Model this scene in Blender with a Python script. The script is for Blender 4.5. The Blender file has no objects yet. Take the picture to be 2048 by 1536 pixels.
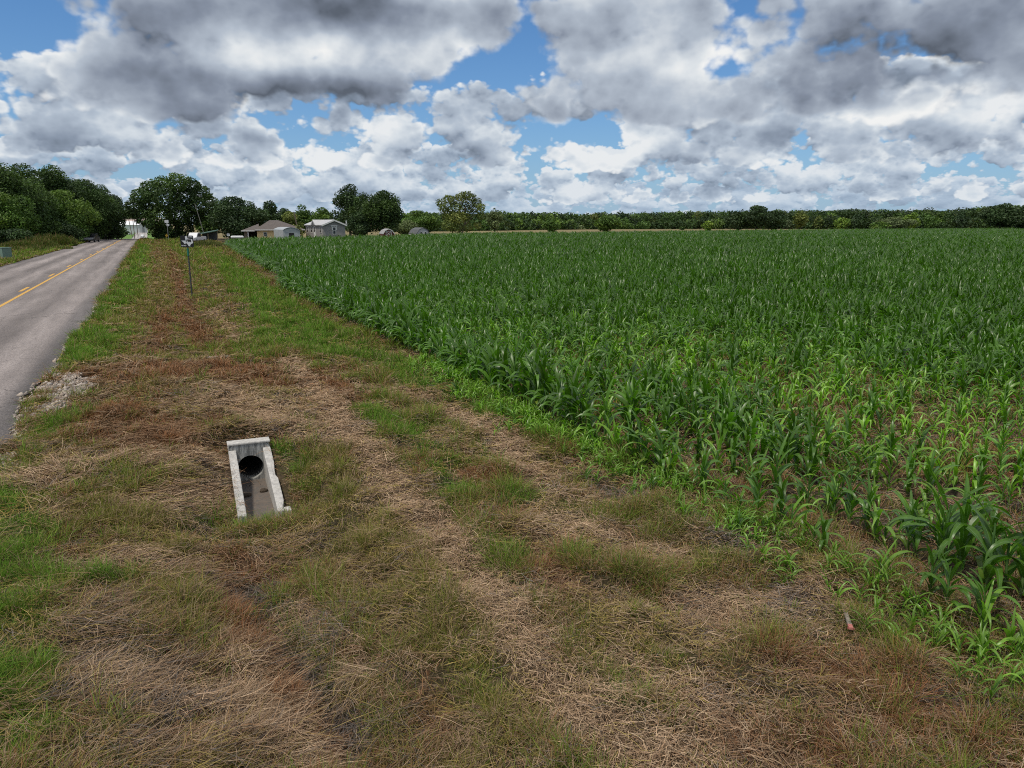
import bpy, bmesh, math, random
import numpy as np
from mathutils import Vector, Matrix

R = math.radians
rng = np.random.default_rng(7)
random.seed(7)
SC = bpy.context.scene
COL = SC.collection

# ---------------------------------------------------------------- camera
CAM_H = 3.4
YAW = 25.7            # degrees to the right of the road (+Y)
PITCH = 12.28         # degrees down
FPX = 1470.0          # focal length in photograph pixels (2048 wide)
cam_d = bpy.data.cameras.new('camera')
cam_d.sensor_width = 36.0
cam_d.lens = 36.0 * FPX / 2048.0
cam_d.clip_start = 0.05
cam_d.clip_end = 20000
cam = bpy.data.objects.new('camera', cam_d)
COL.objects.link(cam)
cam.location = (0, 0, CAM_H)
cam.rotation_euler = (R(90 - PITCH), 0, R(-YAW))
SC.camera = cam

SC.view_settings.view_transform = 'Standard'
SC.view_settings.look = 'None'
SC.view_settings.exposure = 0.26
SC.view_settings.gamma = 1.0
SC.view_settings.use_curve_mapping = False
cy = SC.cycles
cy.max_bounces = 5
cy.diffuse_bounces = 3
cy.glossy_bounces = 2
cy.transmission_bounces = 3
cy.transparent_max_bounces = 6
cy.use_denoising = False
cy.filter_width = 1.05
cy.sample_clamp_indirect = 4.0
cy.caustics_reflective = False
cy.caustics_refractive = False

# ---------------------------------------------------------------- nodes
class NT:
    """small helper that writes shader math as python expressions"""
    def __init__(self, tree):
        self.t = tree
        tree.nodes.clear()
    def node(self, kind, **kw):
        n = self.t.nodes.new(kind)
        for k, v in kw.items():
            setattr(n, k, v)
        return n
    def put(self, sock, v):
        if isinstance(v, bpy.types.NodeSocket):
            self.t.links.new(v, sock)
        elif v is not None:
            sock.default_value = v
    def m(self, op, a, b=None, c=None, clamp=False):
        n = self.node('ShaderNodeMath', operation=op, use_clamp=clamp)
        self.put(n.inputs[0], a)
        if b is not None: self.put(n.inputs[1], b)
        if c is not None: self.put(n.inputs[2], c)
        return n.outputs[0]
    def v(self, op, a, b=None, scale=None):
        n = self.node('ShaderNodeVectorMath', operation=op)
        self.put(n.inputs[0], a)
        if b is not None: self.put(n.inputs[1], b)
        if scale is not None: self.put(n.inputs['Scale'], scale)
        return n.outputs['Value'] if op in ('DOT_PRODUCT', 'LENGTH', 'DISTANCE') else n.outputs[0]
    def noise(self, vec, scale=1.0, detail=2.0, rough=0.5, lac=2.0, dist=0.0, col=False):
        n = self.node('ShaderNodeTexNoise')
        self.put(n.inputs['Vector'], vec)
        self.put(n.inputs['Scale'], scale)
        n.inputs['Detail'].default_value = detail
        n.inputs['Roughness'].default_value = rough
        n.inputs['Lacunarity'].default_value = lac
        n.inputs['Distortion'].default_value = dist
        return n.outputs['Color'] if col else n.outputs['Fac']
    def mix(self, f, a, b, blend='MIX'):
        n = self.node('ShaderNodeMix', data_type='RGBA', blend_type=blend)
        self.put(n.inputs[0], f)
        for s, val in ((n.inputs[6], a), (n.inputs[7], b)):
            if isinstance(val, (tuple, list)) and len(val) == 3: val = (*val, 1)
            self.put(s, val)
        return n.outputs[2]
    def step(self, x, lo, hi, a=0.0, b=1.0):
        n = self.node('ShaderNodeMapRange', interpolation_type='SMOOTHSTEP')
        self.put(n.inputs[0], x); self.put(n.inputs[1], lo); self.put(n.inputs[2], hi)
        self.put(n.inputs[3], a); self.put(n.inputs[4], b)
        return n.outputs[0]
    def lin(self, x, lo, hi, a=0.0, b=1.0):
        n = self.node('ShaderNodeMapRange')
        self.put(n.inputs[0], x); self.put(n.inputs[1], lo); self.put(n.inputs[2], hi)
        self.put(n.inputs[3], a); self.put(n.inputs[4], b)
        return n.outputs[0]

def new_mat(name):
    m = bpy.data.materials.new(name)
    m.use_nodes = True
    nt = NT(m.node_tree)
    out = nt.node('ShaderNodeOutputMaterial')
    return m, nt, out

# ---------------------------------------------------------------- sky and sun
SUN_EL, SUN_AZ = 64.0, -115.0      # azimuth clockwise from +Y
world = bpy.data.worlds.new('World')
SC.world = world
world.use_nodes = True

def build_sky():
    nt = NT(world.node_tree)
    out = nt.node('ShaderNodeOutputWorld')
    bg = nt.node('ShaderNodeBackground')
    nt.t.links.new(bg.outputs[0], out.inputs[0])
    sky = nt.node('ShaderNodeTexSky')
    sky.sky_type = 'NISHITA'
    sky.sun_disc = False
    sky.sun_elevation = R(SUN_EL)
    sky.sun_rotation = R(SUN_AZ)
    sky.altitude = 100
    sky.air_density = 1.0
    sky.dust_density = 0.6
    sky.ozone_density = 2.5
    D = nt.node('ShaderNodeTexCoord').outputs['Generated']
    sep = nt.node('ShaderNodeSeparateXYZ'); nt.put(sep.inputs[0], D)
    dx, dy, dz = sep.outputs
    e = nt.m('MAXIMUM', dz, 0.012)
    inv = nt.m('DIVIDE', 1.0, e)
    # azimuth (deg, clockwise from the road) and elevation (deg) of the ray
    az = nt.m('MULTIPLY', nt.m('ARCTAN2', dx, dy), 57.2958)
    el = nt.m('MULTIPLY', nt.m('ARCSINE', dz), 57.2958)
    # uneven edges for the big masses
    wv = nt.noise(D, 9.0, 3.0, 0.55, col=True)
    ws = nt.node('ShaderNodeSeparateXYZ'); nt.put(ws.inputs[0], wv)
    azw = nt.m('MULTIPLY_ADD', nt.m('SUBTRACT', ws.outputs[0], 0.5), 9.0, az)
    elw = nt.m('MULTIPLY_ADD', nt.m('SUBTRACT', ws.outputs[1], 0.5), 3.4, el)

    def lobes(items):
        acc = None
        for (px, py, rx, ry, amp) in items:
            # direction of the mass, measured on the photograph, as azimuth / elevation
            xc, yc = (px - 1024) / FPX, (py - 768) / FPX
            p = R(PITCH)
            fw = math.cos(p) - yc * math.sin(p); up = -math.sin(p) - yc * math.cos(p)
            a0 = math.degrees(math.atan2(xc, fw)) + YAW
            e0 = math.degrees(math.atan2(up, math.hypot(xc, fw)))
            k = FPX / 57.2958
            u = nt.m('MULTIPLY', nt.m('SUBTRACT', azw, a0), k / rx)
            v = nt.m('MULTIPLY', nt.m('SUBTRACT', elw, e0), k / ry)
            r2 = nt.m('MULTIPLY_ADD', u, u, nt.m('MULTIPLY', v, v))
            g = nt.m('MULTIPLY', nt.m('EXPONENT', nt.m('MULTIPLY', r2, -1.0)), amp)
            acc = g if acc is None else nt.m('ADD', acc, g)
        return acc
    cover = lobes([
        (40, 60, 110, 60, -0.42), (975, 110, 90, 70, -0.46), (890, 190, 60, 55, -0.36),
        (1180, 262, 110, 26, -0.34), (1430, 125, 75, 28, -0.30), (1040, 40, 28, 60, -0.30), (1275, 300, 60, 26, -0.22),
        (600, 205, 90, 18, -0.22), (370, 235, 120, 24, -0.10), (1480, 190, 70, 40, -0.15), (1480, 10, 40, 16, -0.25),
        (520, 60, 420, 120, 0.25), (1800, 90, 420, 90, 0.29), (130, 150, 170, 90, 0.22),
        (1150, 180, 150, 70, 0.20), (1250, 60, 200, 60, 0.14), (1700, 230, 300, 60, 0.12), (560, 260, 160, 40, 0.10),
        (820, 30, 260, 60, 0.30),
    ])
    over = nt.step(el, 19.0, 36.0)  # overhead cloud, out of view, made denser and whiter to brighten the ground
    cover = nt.m('MULTIPLY_ADD', over, 0.22, cover)
    thick = lobes([
        (580, 170, 330, 38, 0.40), (750, 24, 420, 40, 0.58), (1820, 150, 360, 46, 0.30), (1700, 70, 420, 80, 0.16),
        (250, 190, 150, 60, 0.30), (1150, 228, 170, 32, 0.34), (480, 268, 150, 14, 0.3), (330, 90, 200, 90, 0.18),
        (620, 110, 90, 40, -0.45), (860, 110, 140, 50, -0.25), (1180, 110, 120, 60, -0.3), (110, 130, 110, 70, -0.3),
    ])
    # four banks of cumulus, far and small ones first; each is a billowy field over
    # (azimuth, elevation) whose puffs are lit from above
    def field(vec, f, fx):
        p = nt.noise(vec, f, 4.0 if f > 0.1 else 5.5, 0.50 if f > 0.1 else 0.54, 2.1)
        vo = nt.node('ShaderNodeTexVoronoi', voronoi_dimensions='2D', feature='F1')
        nt.put(vo.inputs['Vector'], vec)
        vo.inputs['Scale'].default_value = f * 1.9
        vo.inputs['Detail'].default_value = 2.5
        vo.inputs['Roughness'].default_value = 0.55
        vo.inputs['Lacunarity'].default_value = 2.3
        vo.normalize = True
        puff = nt.m('SUBTRACT', 1.0, nt.m('MULTIPLY', vo.outputs['Distance'], 1.5))
        return nt.m('MULTIPLY_ADD', puff, 0.36, nt.m('MULTIPLY', p, 0.66))
    def vec(ox, oy, sx, sy, warp=0.0):
        c = nt.node('ShaderNodeCombineXYZ')
        nt.put(c.inputs[0], nt.m('MULTIPLY_ADD', az, sx, ox))
        nt.put(c.inputs[1], nt.m('MULTIPLY_ADD', el, sy, oy))
        return c.outputs[0]
    #        freq, el-range mask (fade-in lo..hi, fade-out lo..hi), threshold, offsets, haze, cover weight
    banks = [
        (0.40, (-9, -8, 2.4, 4.2), 0.425, (3.1, 9.7), 0.58, 0.08, 1.75),
        (0.27, (0.8, 2.0, 5.0, 7.0), 0.445, (11.3, 4.2), 0.32, 0.25, 1.5),
        (0.155, (2.8, 4.6, 9.0, 12.0), 0.462, (7.9, 1.3), 0.16, 0.62, 1.4),
        (0.090, (5.0, 8.0, 60.0, 80.0), 0.478, (2.4, 6.6), 0.0, 0.95, 1.3),
    ]
    big = nt.noise(vec(50.0, 20.0, 0.7, 2.2), 0.16, 3.0, 0.5)
    big = nt.m('MULTIPLY', nt.m('SUBTRACT', big, 0.5), 0.85)
    A = None; col = None
    for (f, (m0, m1, m2, m3), thr, (ox, oy), hazef, cw, asp) in banks:
        # a little stretched sideways; offset sample looks towards the light (up)
        v0 = vec(ox * 10, oy * 10, 1.0, asp)
        v1 = vec(ox * 10 + 0.05 / f * 0.25, oy * 10 + 0.16 / f, 1.0, asp)
        n0 = field(v0, f, asp); n1 = field(v1, f, asp)
        mask = nt.m('MULTIPLY', nt.step(el, m0, m1), nt.step(el, m2, m3, 1.0, 0.0))
        q = nt.m('SUBTRACT', n0, thr)
        q = nt.m('MULTIPLY_ADD', cover, cw * 0.34, q)
        q = nt.m('MULTIPLY_ADD', nt.m('SUBTRACT', mask, 1.0), 0.35, q)
        a = nt.step(q, 0.0, 0.06 if f > 0.1 else 0.085)
        # broad shade from the mass above, fine relief strongest near the lit rims
        b0 = nt.noise(vec(ox * 10, oy * 10, 1.0, asp), f, 1.5, 0.45)
        b1 = nt.noise(vec(ox * 10, oy * 10 + 0.42 / f, 1.0, asp), f, 1.5, 0.45)
        rim = nt.step(q, 0.0, 0.15, 1.0, 0.0)
        g = nt.m('MULTIPLY', nt.m('SUBTRACT', n0, n1), nt.m('MULTIPLY_ADD', rim, 2.9, 1.3))
        L = nt.m('MULTIPLY_ADD', nt.m('SUBTRACT', b0, b1), 1.35, nt.m('ADD', g, 0.70))
        L = nt.m('MULTIPLY_ADD', rim, 0.16, L)
        L = nt.m('SUBTRACT', L, nt.m('MULTIPLY', nt.m('MAXIMUM', q, 0.0), 0.5))
        L = nt.m('SUBTRACT', L, nt.m('MULTIPLY', thick, cw))
        L = nt.m('ADD', L, big) if f > 0.1 else nt.m('MULTIPLY_ADD', over, 0.30, L)
        L = nt.m('MINIMUM', nt.m('MAXIMUM', L, 0.0), 1.0)
        ramp = nt.node('ShaderNodeValToRGB')
        el_ = ramp.color_ramp.elements
        el_[0].position = 0.0; el_[0].color = (0.088, 0.105, 0.135, 1)
        el_[1].position = 1.0; el_[1].color = (0.74, 0.745, 0.74, 1)
        for pos, c in ((0.30, (0.195, 0.228, 0.29)), (0.62, (0.375, 0.425, 0.495)), (0.85, (0.60, 0.635, 0.665))):
            x = el_.new(pos); x.color = (*c, 1)
        nt.put(ramp.inputs[0], L)
        c = nt.mix(hazef, ramp.outputs[0], (0.32, 0.43, 0.56))
        if col is None:
            col, A = c, a
            first = (c, a)
            stack = [(c, a)]
        else:
            stack.append((c, a))
    # blue air between the clouds, paler towards the horizon, and air in front of far clouds
    blue = nt.mix(1.0, sky.outputs[0], (0.040, 0.067, 0.092), 'MULTIPLY')
    hz = nt.m('EXPONENT', nt.m('MULTIPLY', nt.m('MAXIMUM', dz, 0.0), -11.0))
    blue = nt.mix(nt.m('MULTIPLY', hz, 0.85), blue, (0.31, 0.42, 0.56))
    colr = blue
    for c, a in stack:
        colr = nt.mix(a, colr, c)
    nt.put(bg.inputs[0], colr)
    bg.inputs[1].default_value = 1.0
    world.cycles.sampling_method = 'MANUAL'
    world.cycles.sample_map_resolution = 256
build_sky()

sun_d = bpy.data.lights.new('sun', 'SUN')
sun_d.energy = 2.5
sun_d.angle = R(6)
sun_d.color = (1.0, 0.93, 0.81)
sun = bpy.data.objects.new('sun', sun_d)
COL.objects.link(sun)
sun.rotation_euler = (R(90 - SUN_EL), 0, R(180 - SUN_AZ))

# ---------------------------------------------------------------- helpers: numpy noise, meshes, tags
def _hash(ix, iy, seed):
    h = (ix.astype(np.int64) * 374761393 + iy.astype(np.int64) * 668265263 + seed * 974634777) & 0x7fffffff
    h = ((h ^ (h >> 13)) * 1274126177) & 0x7fffffff
    h = h ^ (h >> 16)
    return (h & 0xffffff) / float(0x1000000)

def vnoise(x, y, seed=0):
    x = np.asarray(x, float); y = np.asarray(y, float)
    ix = np.floor(x); iy = np.floor(y)
    fx = x - ix; fy = y - iy
    fx = fx * fx * (3 - 2 * fx); fy = fy * fy * (3 - 2 * fy)
    a = _hash(ix, iy, seed); b = _hash(ix + 1, iy, seed)
    c = _hash(ix, iy + 1, seed); d = _hash(ix + 1, iy + 1, seed)
    return (a * (1 - fx) + b * fx) * (1 - fy) + (c * (1 - fx) + d * fx) * fy

def fbm(x, y, seed=0, oct=4):
    s = 0.0; a = 0.5; t = 0.0
    for o in range(oct):
        s = s + a * vnoise(x * 2 ** o, y * 2 ** o, seed + o * 17); t += a; a *= 0.5
    return s / t

def sm(x, a, b):
    t = np.clip((np.asarray(x, float) - a) / (b - a), 0, 1)
    return t * t * (3 - 2 * t)

def mesh_np(name, V, F, mat=None, color=None, smooth=False):
    """V (n,3), F (m,k) with k = 3 or 4, color (n,3) written to the point attribute 'tint'"""
    V = np.ascontiguousarray(V, np.float32); F = np.ascontiguousarray(F, np.int32)
    me = bpy.data.meshes.new(name)
    n, (m, k) = len(V), F.shape
    me.vertices.add(n); me.vertices.foreach_set('co', V.ravel())
    me.loops.add(m * k); me.loops.foreach_set('vertex_index', F.ravel())
    me.polygons.add(m); me.polygons.foreach_set('loop_start', np.arange(0, m * k, k, dtype=np.int32))
    if smooth: me.polygons.foreach_set('use_smooth', np.ones(m, bool))
    if color is not None:
        at_ = me.attributes.new('tint', 'FLOAT_COLOR', 'POINT')
        c = np.ones((n, 4), np.float32); c[:, :3] = color
        at_.data.foreach_set('color', c.ravel())
    me.update(calc_edges=True)
    if mat: me.materials.append(mat)
    return me

def link(name, me, parent=None):
    o = bpy.data.objects.new(name, me)
    COL.objects.link(o)
    if parent: o.parent = parent
    return o

def tag(o, label=None, cat=None, group=None, kind=None):
    if label: o['label'] = label
    if cat: o['category'] = cat
    if group: o['group'] = group
    if kind: o['kind'] = kind
    return o

def empty(name, loc, rz=0.0):
    o = bpy.data.objects.new(name, None)
    COL.objects.link(o)
    o.empty_display_size = 0.2
    o.location = loc; o.rotation_euler = (0, 0, rz)
    return o

def ray(px, py):
    """azimuth (rad, clockwise from the road) and slope of a line of sight, for surveying the site"""
    xc, yc = (px - 1024) / FPX, (py - 768) / FPX
    p = R(PITCH)
    fw = math.cos(p) - yc * math.sin(p); up = -math.sin(p) - yc * math.cos(p)
    return math.atan2(xc, fw) + R(YAW), up / math.hypot(xc, fw)

def spot(px, py, z=0.0):
    """ground point at height z"""
    a, s = ray(px, py)
    d = (z - CAM_H) / s
    return d * math.sin(a), d * math.cos(a)

def far(px, d):
    """point at distance d in the direction of photo column px (on the horizon)"""
    a, s = ray(px, 448)
    return d * math.sin(a), d * math.cos(a)

# ---------------------------------------------------------------- materials
def tint_mat(name, rough=0.7, transl=0.0, spec=0.3, bump=0.0, bscale=60.0, vary=0.12):
    m, nt, out = new_mat(name)
    b = nt.node('ShaderNodeBsdfPrincipled')
    at_ = nt.node('ShaderNodeAttribute', attribute_name='tint')
    c = at_.outputs['Color']
    if vary:
        tc = nt.node('ShaderNodeTexCoord')
        n = nt.noise(tc.outputs['Object'], bscale, 3.0)
        f = nt.lin(n, 0.25, 0.75, 1 - vary, 1 + vary)
        c = nt.v('SCALE', c, scale=f)
    nt.put(b.inputs['Base Color'], c)
    b.inputs['Roughness'].default_value = rough
    b.inputs['Specular IOR Level'].default_value = spec
    sh = b.outputs[0]
    if bump:
        tc = nt.node('ShaderNodeTexCoord')
        bn = nt.node('ShaderNodeBump'); bn.inputs['Strength'].default_value = bump
        nt.put(bn.inputs['Height'], nt.noise(tc.outputs['Object'], bscale * 2, 4.0))
        bn.inputs['Distance'].default_value = 0.02
        nt.t.links.new(bn.outputs[0], b.inputs['Normal'])
    if transl:
        tr = nt.node('ShaderNodeBsdfTranslucent')
        nt.put(tr.inputs[0], nt.mix(1.0, c, (1.5, 1.7, 0.7), 'MULTIPLY'))
        mx = nt.node('ShaderNodeMixShader'); mx.inputs[0].default_value = transl
        nt.t.links.new(sh, mx.inputs[1]); nt.t.links.new(tr.outputs[0], mx.inputs[2])
        sh = mx.outputs[0]
    nt.t.links.new(sh, out.inputs[0])
    return m

_plain = {}
def plain(name, col, rough=0.6, metal=0.0, scale=8.0, vary=0.15, bump=0.0, spec=0.4):
    """one-colour material with uneven wear"""
    if name in _plain: return _plain[name]
    m, nt, out = new_mat(name)
    b = nt.node('ShaderNodeBsdfPrincipled')
    tc = nt.node('ShaderNodeTexCoord')
    n = nt.noise(tc.outputs['Object'], scale, 5.0, 0.6)
    f = nt.lin(n, 0.25, 0.75, 1 - vary, 1 + vary)
    nt.put(b.inputs['Base Color'], nt.v('SCALE', tuple(col), scale=f))
    b.inputs['Roughness'].default_value = rough
    b.inputs['Metallic'].default_value = metal
    b.inputs['Specular IOR Level'].default_value = spec
    if bump:
        bn = nt.node('ShaderNodeBump'); bn.inputs['Strength'].default_value = bump
        bn.inputs['Distance'].default_value = 0.02
        nt.put(bn.inputs['Height'], n)
        nt.t.links.new(bn.outputs[0], b.inputs['Normal'])
    nt.t.links.new(b.outputs[0], out.inputs[0])
    _plain[name] = m
    return m

# ---------------------------------------------------------------- terrain
ROAD_L, ROAD_R = -11.2, -2.4
CORN_X = 5.9
CUL_Y0, CUL_Y1 = 9.82, 11.86      # culvert end: open mouth, headwall face

def crest(y):
    y = np.asarray(y, float)
    d = -5.6 * sm(y, 178, 430) + 3.6 * sm(y, 480, 900)
    return d
def side(x):
    return 1 - sm(x, 14, 60)

def hump(x, y): return fbm(x * 2.5, y * 2.3, 221, 3)

def ground_z(x, y):
    x = np.asarray(x, float); y = np.asarray(y, float)
    z = crest(y) * side(x)
    drive = sm(y, 9.5, 12.0) * (1 - sm(y, 19.6, 22.0))
    depth = 0.44 * (1 - drive) * (1 - 0.6 * sm(y, 60, 150))
    z = z - depth * np.exp(-((x - 1.02) / 1.35) ** 2)
    verge = sm(x, ROAD_R + 0.1, ROAD_R + 0.9) * (1 - sm(x, 60, 90))
    amp = 0.075 * (1 - sm(y, 60, 120))
    z = z + verge * amp * (fbm(x * 1.1, y * 0.9, 5, 3) - 0.5) * 2 * 0.8
    z = z + verge * 0.11 * (1 - sm(y, 20, 50)) * (fbm(x * 3.1, y * 3.1, 15, 2) - 0.5)
    z = z + verge * (1 - sm(y, 18, 40)) * (1 - 0.8 * np.exp(-((x - 2.6) / 0.35) ** 2)) * 0.30 * np.clip(hump(x, y) - 0.52, 0, 1)
    # wheel rut of the mown track
    z = z - verge * 0.035 * np.exp(-((x - 2.55) / 0.28) ** 2) * (1 - sm(y, 20, 40))
    z = z - 0.10 * np.exp(-((x - (0.54 + 0.165 * (7.5 - y))) / 0.16) ** 2) * (1 - sm(y, 7.5, 9.0)) * verge
    # left of the road: shoulder falls a little then rises to the trees
    z = z - 0.25 * sm(-x, 11.4, 13.0) * (1 - sm(-x, 14, 18)) * side(x)
    # level patch around the culvert so it meets the concrete, and the channel itself
    near = np.exp(-(np.maximum(np.abs(x - 1.08) - 0.46, 0) / 0.30) ** 2) * sm(y, 9.2, 9.7) * (1 - sm(y, 12.0, 12.5))
    slope = -0.44 + (y - CUL_Y0) / (CUL_Y1 - CUL_Y0) * 0.33
    slope = np.clip(slope, -0.44, -0.11) - 0.05
    z = z * (1 - near) + slope * near
    ch = (np.abs(x - 1.09 - (y - 11.86) * 0.035) < 0.25) & (y > 9.75) & (y < CUL_Y1 + 0.1)
    z = np.where(ch, -0.80, z)
    onroad = sm(x, ROAD_L - 0.02, ROAD_L + 0.15) * (1 - sm(x, ROAD_R - 0.15, ROAD_R + 0.02))
    z = z - 0.05 * onroad
    return z

# ---- ground cover map: strokes surveyed on the site (photo column, row -> ground)
S_, R_, G_, O_, D_ = range(5)
STROKES = [
    (S_, 0.19, 4.5, [(575, 725), (660, 800), (700, 870), (760, 950), (830, 1030), (930, 1160), (1050, 1310), (1200, 1450), (1310, 1536)]),
    (S_, 0.9, 1.0, [(430, 770), (520, 830), (600, 850)]),
    (S_, 0.5, 1.3, [(60, 960), (200, 935), (330, 905), (430, 900)]),
    (S_, 0.4, 1.3, [(250, 1015), (430, 1000)]),
    (S_, 0.35, 1.2, [(80, 1160), (250, 1120), (420, 1130)]),
    (S_, 0.25, 1.2, [(130, 1330), (330, 1400), (560, 1440)]),
    (S_, 0.14, 1.8, [(440, 1270), (520, 1390), (620, 1536)]),
    (S_, 0.09, 2.2, [(600, 1200), (660, 1260), (720, 1350)]),
    (S_, 0.22, 1.0, [(1240, 1320), (1380, 1400), (1520, 1490)]),
    (S_, 0.2, 1.3, [(1430, 1240), (1600, 1190)]),
    (S_, 0.3, 1.2, [(1140, 1060), (1300, 1130)]),
    (S_, 0.3, 1.2, [(950, 830), (1100, 1000)]),
    (S_, 0.25, 1.2, [(560, 640), (480, 690), (430, 620)]),
    (S_, 0.35, 1.0, [(700, 770), (860, 800), (960, 860)]),
    (R_, 0.7, 2.0, [(180, 835), (330, 870)]),
    (R_, 0.8, 2.0, [(180, 760), (330, 740), (480, 745)]),
    (R_, 0.45, 1.5, [(490, 765), (590, 770)]),
    (R_, 0.3, 1.2, [(640, 755), (700, 800)]),
    (R_, 0.36, 2.2, [(340, 500), (350, 560), (372, 640), (415, 695)]),
    (R_, 0.35, 1.2, [(325, 590), (322, 660), (300, 710)]),
    (R_, 0.10, 4.0, [(440, 1160), (510, 1280), (560, 1410)]),
    (R_, 0.10, 4.0, [(600, 1380), (670, 1530)]),
    (R_, 0.13, 1.6, [(865, 1340), (890, 1490)]),
    (R_, 0.25, 1.3, [(860, 930), (960, 965)]),
    (R_, 0.2, 1.3, [(1050, 1100), (1130, 1180)]),
    (R_, 0.25, 0.8, [(1480, 1490), (1900, 1480)]),
    (R_, 0.3, 1.0, [(1560, 1330), (1800, 1380)]),
    (R_, 0.35, 1.3, [(250, 900), (330, 880)]),
    (R_, 0.25, 1.2, [(480, 1120), (560, 1170)]),
    (G_, 0.6, 2.6, [(150, 722), (200, 672), (255, 585), (290, 492)]),
    (G_, 0.25, 1.6, [(60, 880), (150, 835)]),
    (G_, 0.26, 2.2, [(-20, 990), (20, 1100), (0, 1280), (10, 1480)]),
    (G_, 0.16, 3.0, [(140, 1160), (230, 1155)]),
    (G_, 0.2, 1.4, [(30, 985), (70, 1060)]),
    (G_, 0.22, 3.0, [(745, 820), (790, 860), (860, 895)]),
    (G_, 0.7, 2.6, [(560, 665), (690, 705)]),
    (G_, 0.8, 3.2, [(430, 500), (500, 570), (620, 680)]),
    (G_, 0.14, 1.8, [(970, 1085), (1035, 1105)]),
    (G_, 0.16, 1.6, [(870, 935), (925, 985)]),
    (G_, 0.14, 1.4, [(1040, 1000), (1115, 1012)]),
    (G_, 0.1, 1.5, [(1150, 1125), (1210, 1105)]),
    (G_, 0.42, 3.0, [(720, 705), (850, 760), (960, 800), (1120, 870)]),
    (G_, 0.16, 1.6, [(620, 960), (700, 1010)]),
    (G_, 0.12, 1.6, [(560, 900), (600, 935)]),
    (G_, 0.14, 1.2, [(900, 1360), (1000, 1380)]),
    (O_, 0.36, 2.0, [(660, 900), (660, 1000), (760, 1120), (880, 1260)]),
    (O_, 0.3, 1.3, [(920, 1350), (1010, 1420), (950, 1510)]),
    (O_, 0.25, 1.2, [(1240, 1290), (1430, 1320)]),
    (O_, 0.3, 2.0, [(140, 1020), (250, 1050)]),
    (O_, 0.2, 2.0, [(300, 1040), (350, 1110)]),
    (O_, 0.2, 2.0, [(330, 1190), (390, 1280)]),
    (O_, 0.7, 1.6, [(230, 650), (320, 600), (330, 500)]),
    (O_, 0.25, 1.0, [(1150, 1200), (1200, 1290)]),
    (D_, 0.11, 3.5, [(490, 1180), (555, 1290), (640, 1400), (720, 1500)]),
    (D_, 0.16, 0.6, [(1180, 965), (1330, 1020), (1500, 1120), (1570, 1190)]),
    (D_, 0.18, 0.8, [(1850, 1390), (1990, 1400)]),
    (D_, 0.10, 1.6, [(330, 1430), (400, 1440)]),
    (D_, 0.10, 1.5, [(400, 930), (440, 960)]),
    (D_, 0.09, 1.8, [(660, 1255), (690, 1275)]),
]
def spot_g(px, py):
    z = 0.0
    for _ in range(5):
        x, y = spot(px, py, z); z = float(ground_z(x, y))
    return x, y
STROKES_W = [(c, w, s, np.array([spot_g(*p) for p in pts])) for c, w, s, pts in STROKES]

def seg_dist(x, y, P):
    d = np.full(np.shape(x), 1e9)
    for i in range(len(P) - 1):
        ax, ay = P[i]; bx, by = P[i + 1]
        vx, vy = bx - ax, by - ay
        t = np.clip(((x - ax) * vx + (y - ay) * vy) / (vx * vx + vy * vy + 1e-9), 0, 1)
        d = np.minimum(d, np.hypot(x - ax - t * vx, y - ay - t * vy))
    return d

def cover_weights(x, y):
    """share of straw, rust, green, olive and bare soil at points of the verge"""
    x = np.asarray(x, float); y = np.asarray(y, float)
    wx = x + (fbm(x * 2.2, y * 2.2, 31, 3) - 0.5) * 0.30
    wy = y + (fbm(x * 2.2, y * 2.2, 57, 3) - 0.5) * 0.5
    W = np.zeros((5,) + x.shape)
    W[S_] = 0.20; W[R_] = 0.27; W[O_] = 0.33; W[G_] = 0.27; W[D_] = 0.05
    hh = hump(x, y)
    W[G_] += 1.6 * np.clip(hh - 0.55, 0, 1); W[O_] += 3.0 * np.clip(hh - 0.52, 0, 1); W[D_] += 2.2 * np.clip(0.40 - hh, 0, 1); W[S_] += 1.0 * np.clip(0.50 - hh, 0, 1)
    # patchiness
    for k, (sd, f, a) in enumerate(((101, 1.3, 1.2), (131, 1.0, 1.5), (151, 1.3, 1.2), (171, 1.3, 1.8), (191, 2.1, 1.0))):
        W[k] += a * np.clip(fbm(wx * f, wy * f, sd, 3) - 0.53, 0, 1) * 2.2
    for c, w, s, P in STROKES_W:
        lo, hi = P.min(0) - w * 3 - 0.6, P.max(0) + w * 3 + 0.6
        sel = (wx > lo[0]) & (wx < hi[0]) & (wy > lo[1]) & (wy < hi[1])
        if not sel.any(): continue
        g = np.exp(-(seg_dist(wx[sel], wy[sel], P) / w) ** 2) * s
        for k in range(5):
            if k != c: W[k][sel] *= 1 - 0.85 * np.clip(g, 0, 1)
        W[c][sel] += g
    # beyond 60 m and left of the road: green and olive
    f = sm(y, 45, 90)
    W[G_] += 0.8 * f * (x > 2.5); W[O_] += 0.8 * f; W[R_] += 0.5 * f * (np.abs(x - 1.0) < 1.2)
    L = x < ROAD_L
    W[S_][L] *= 0.25; W[R_][L] *= 0.25; W[G_][L] += 1.0; W[O_][L] += 0.7
    # inside the corn
    c = sm(x, CORN_X, CORN_X + 0.5)
    W[R_] += 0.3 * c; W[S_] += 0.3 * c; W[D_] += 0.25 * c; W[G_] *= 1 - 0.7 * c
    return W / W.sum(0)

BASE_COL = np.array([(0.115, 0.078, 0.050), (0.075, 0.045, 0.028), (0.044, 0.050, 0.020), (0.060, 0.048, 0.026), (0.056, 0.045, 0.034)])  # darkened so gaps in the thatch look shaded

# far edge of the cornfield
FIELD_X = np.array([-1e3, 9.5, 40, 86, 230, 485, 3000.0]); FIELD_Y = np.array([123, 123, 149, 187, 240, 280, 300.0])
def field_far(x): return np.interp(x, FIELD_X, FIELD_Y)

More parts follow.
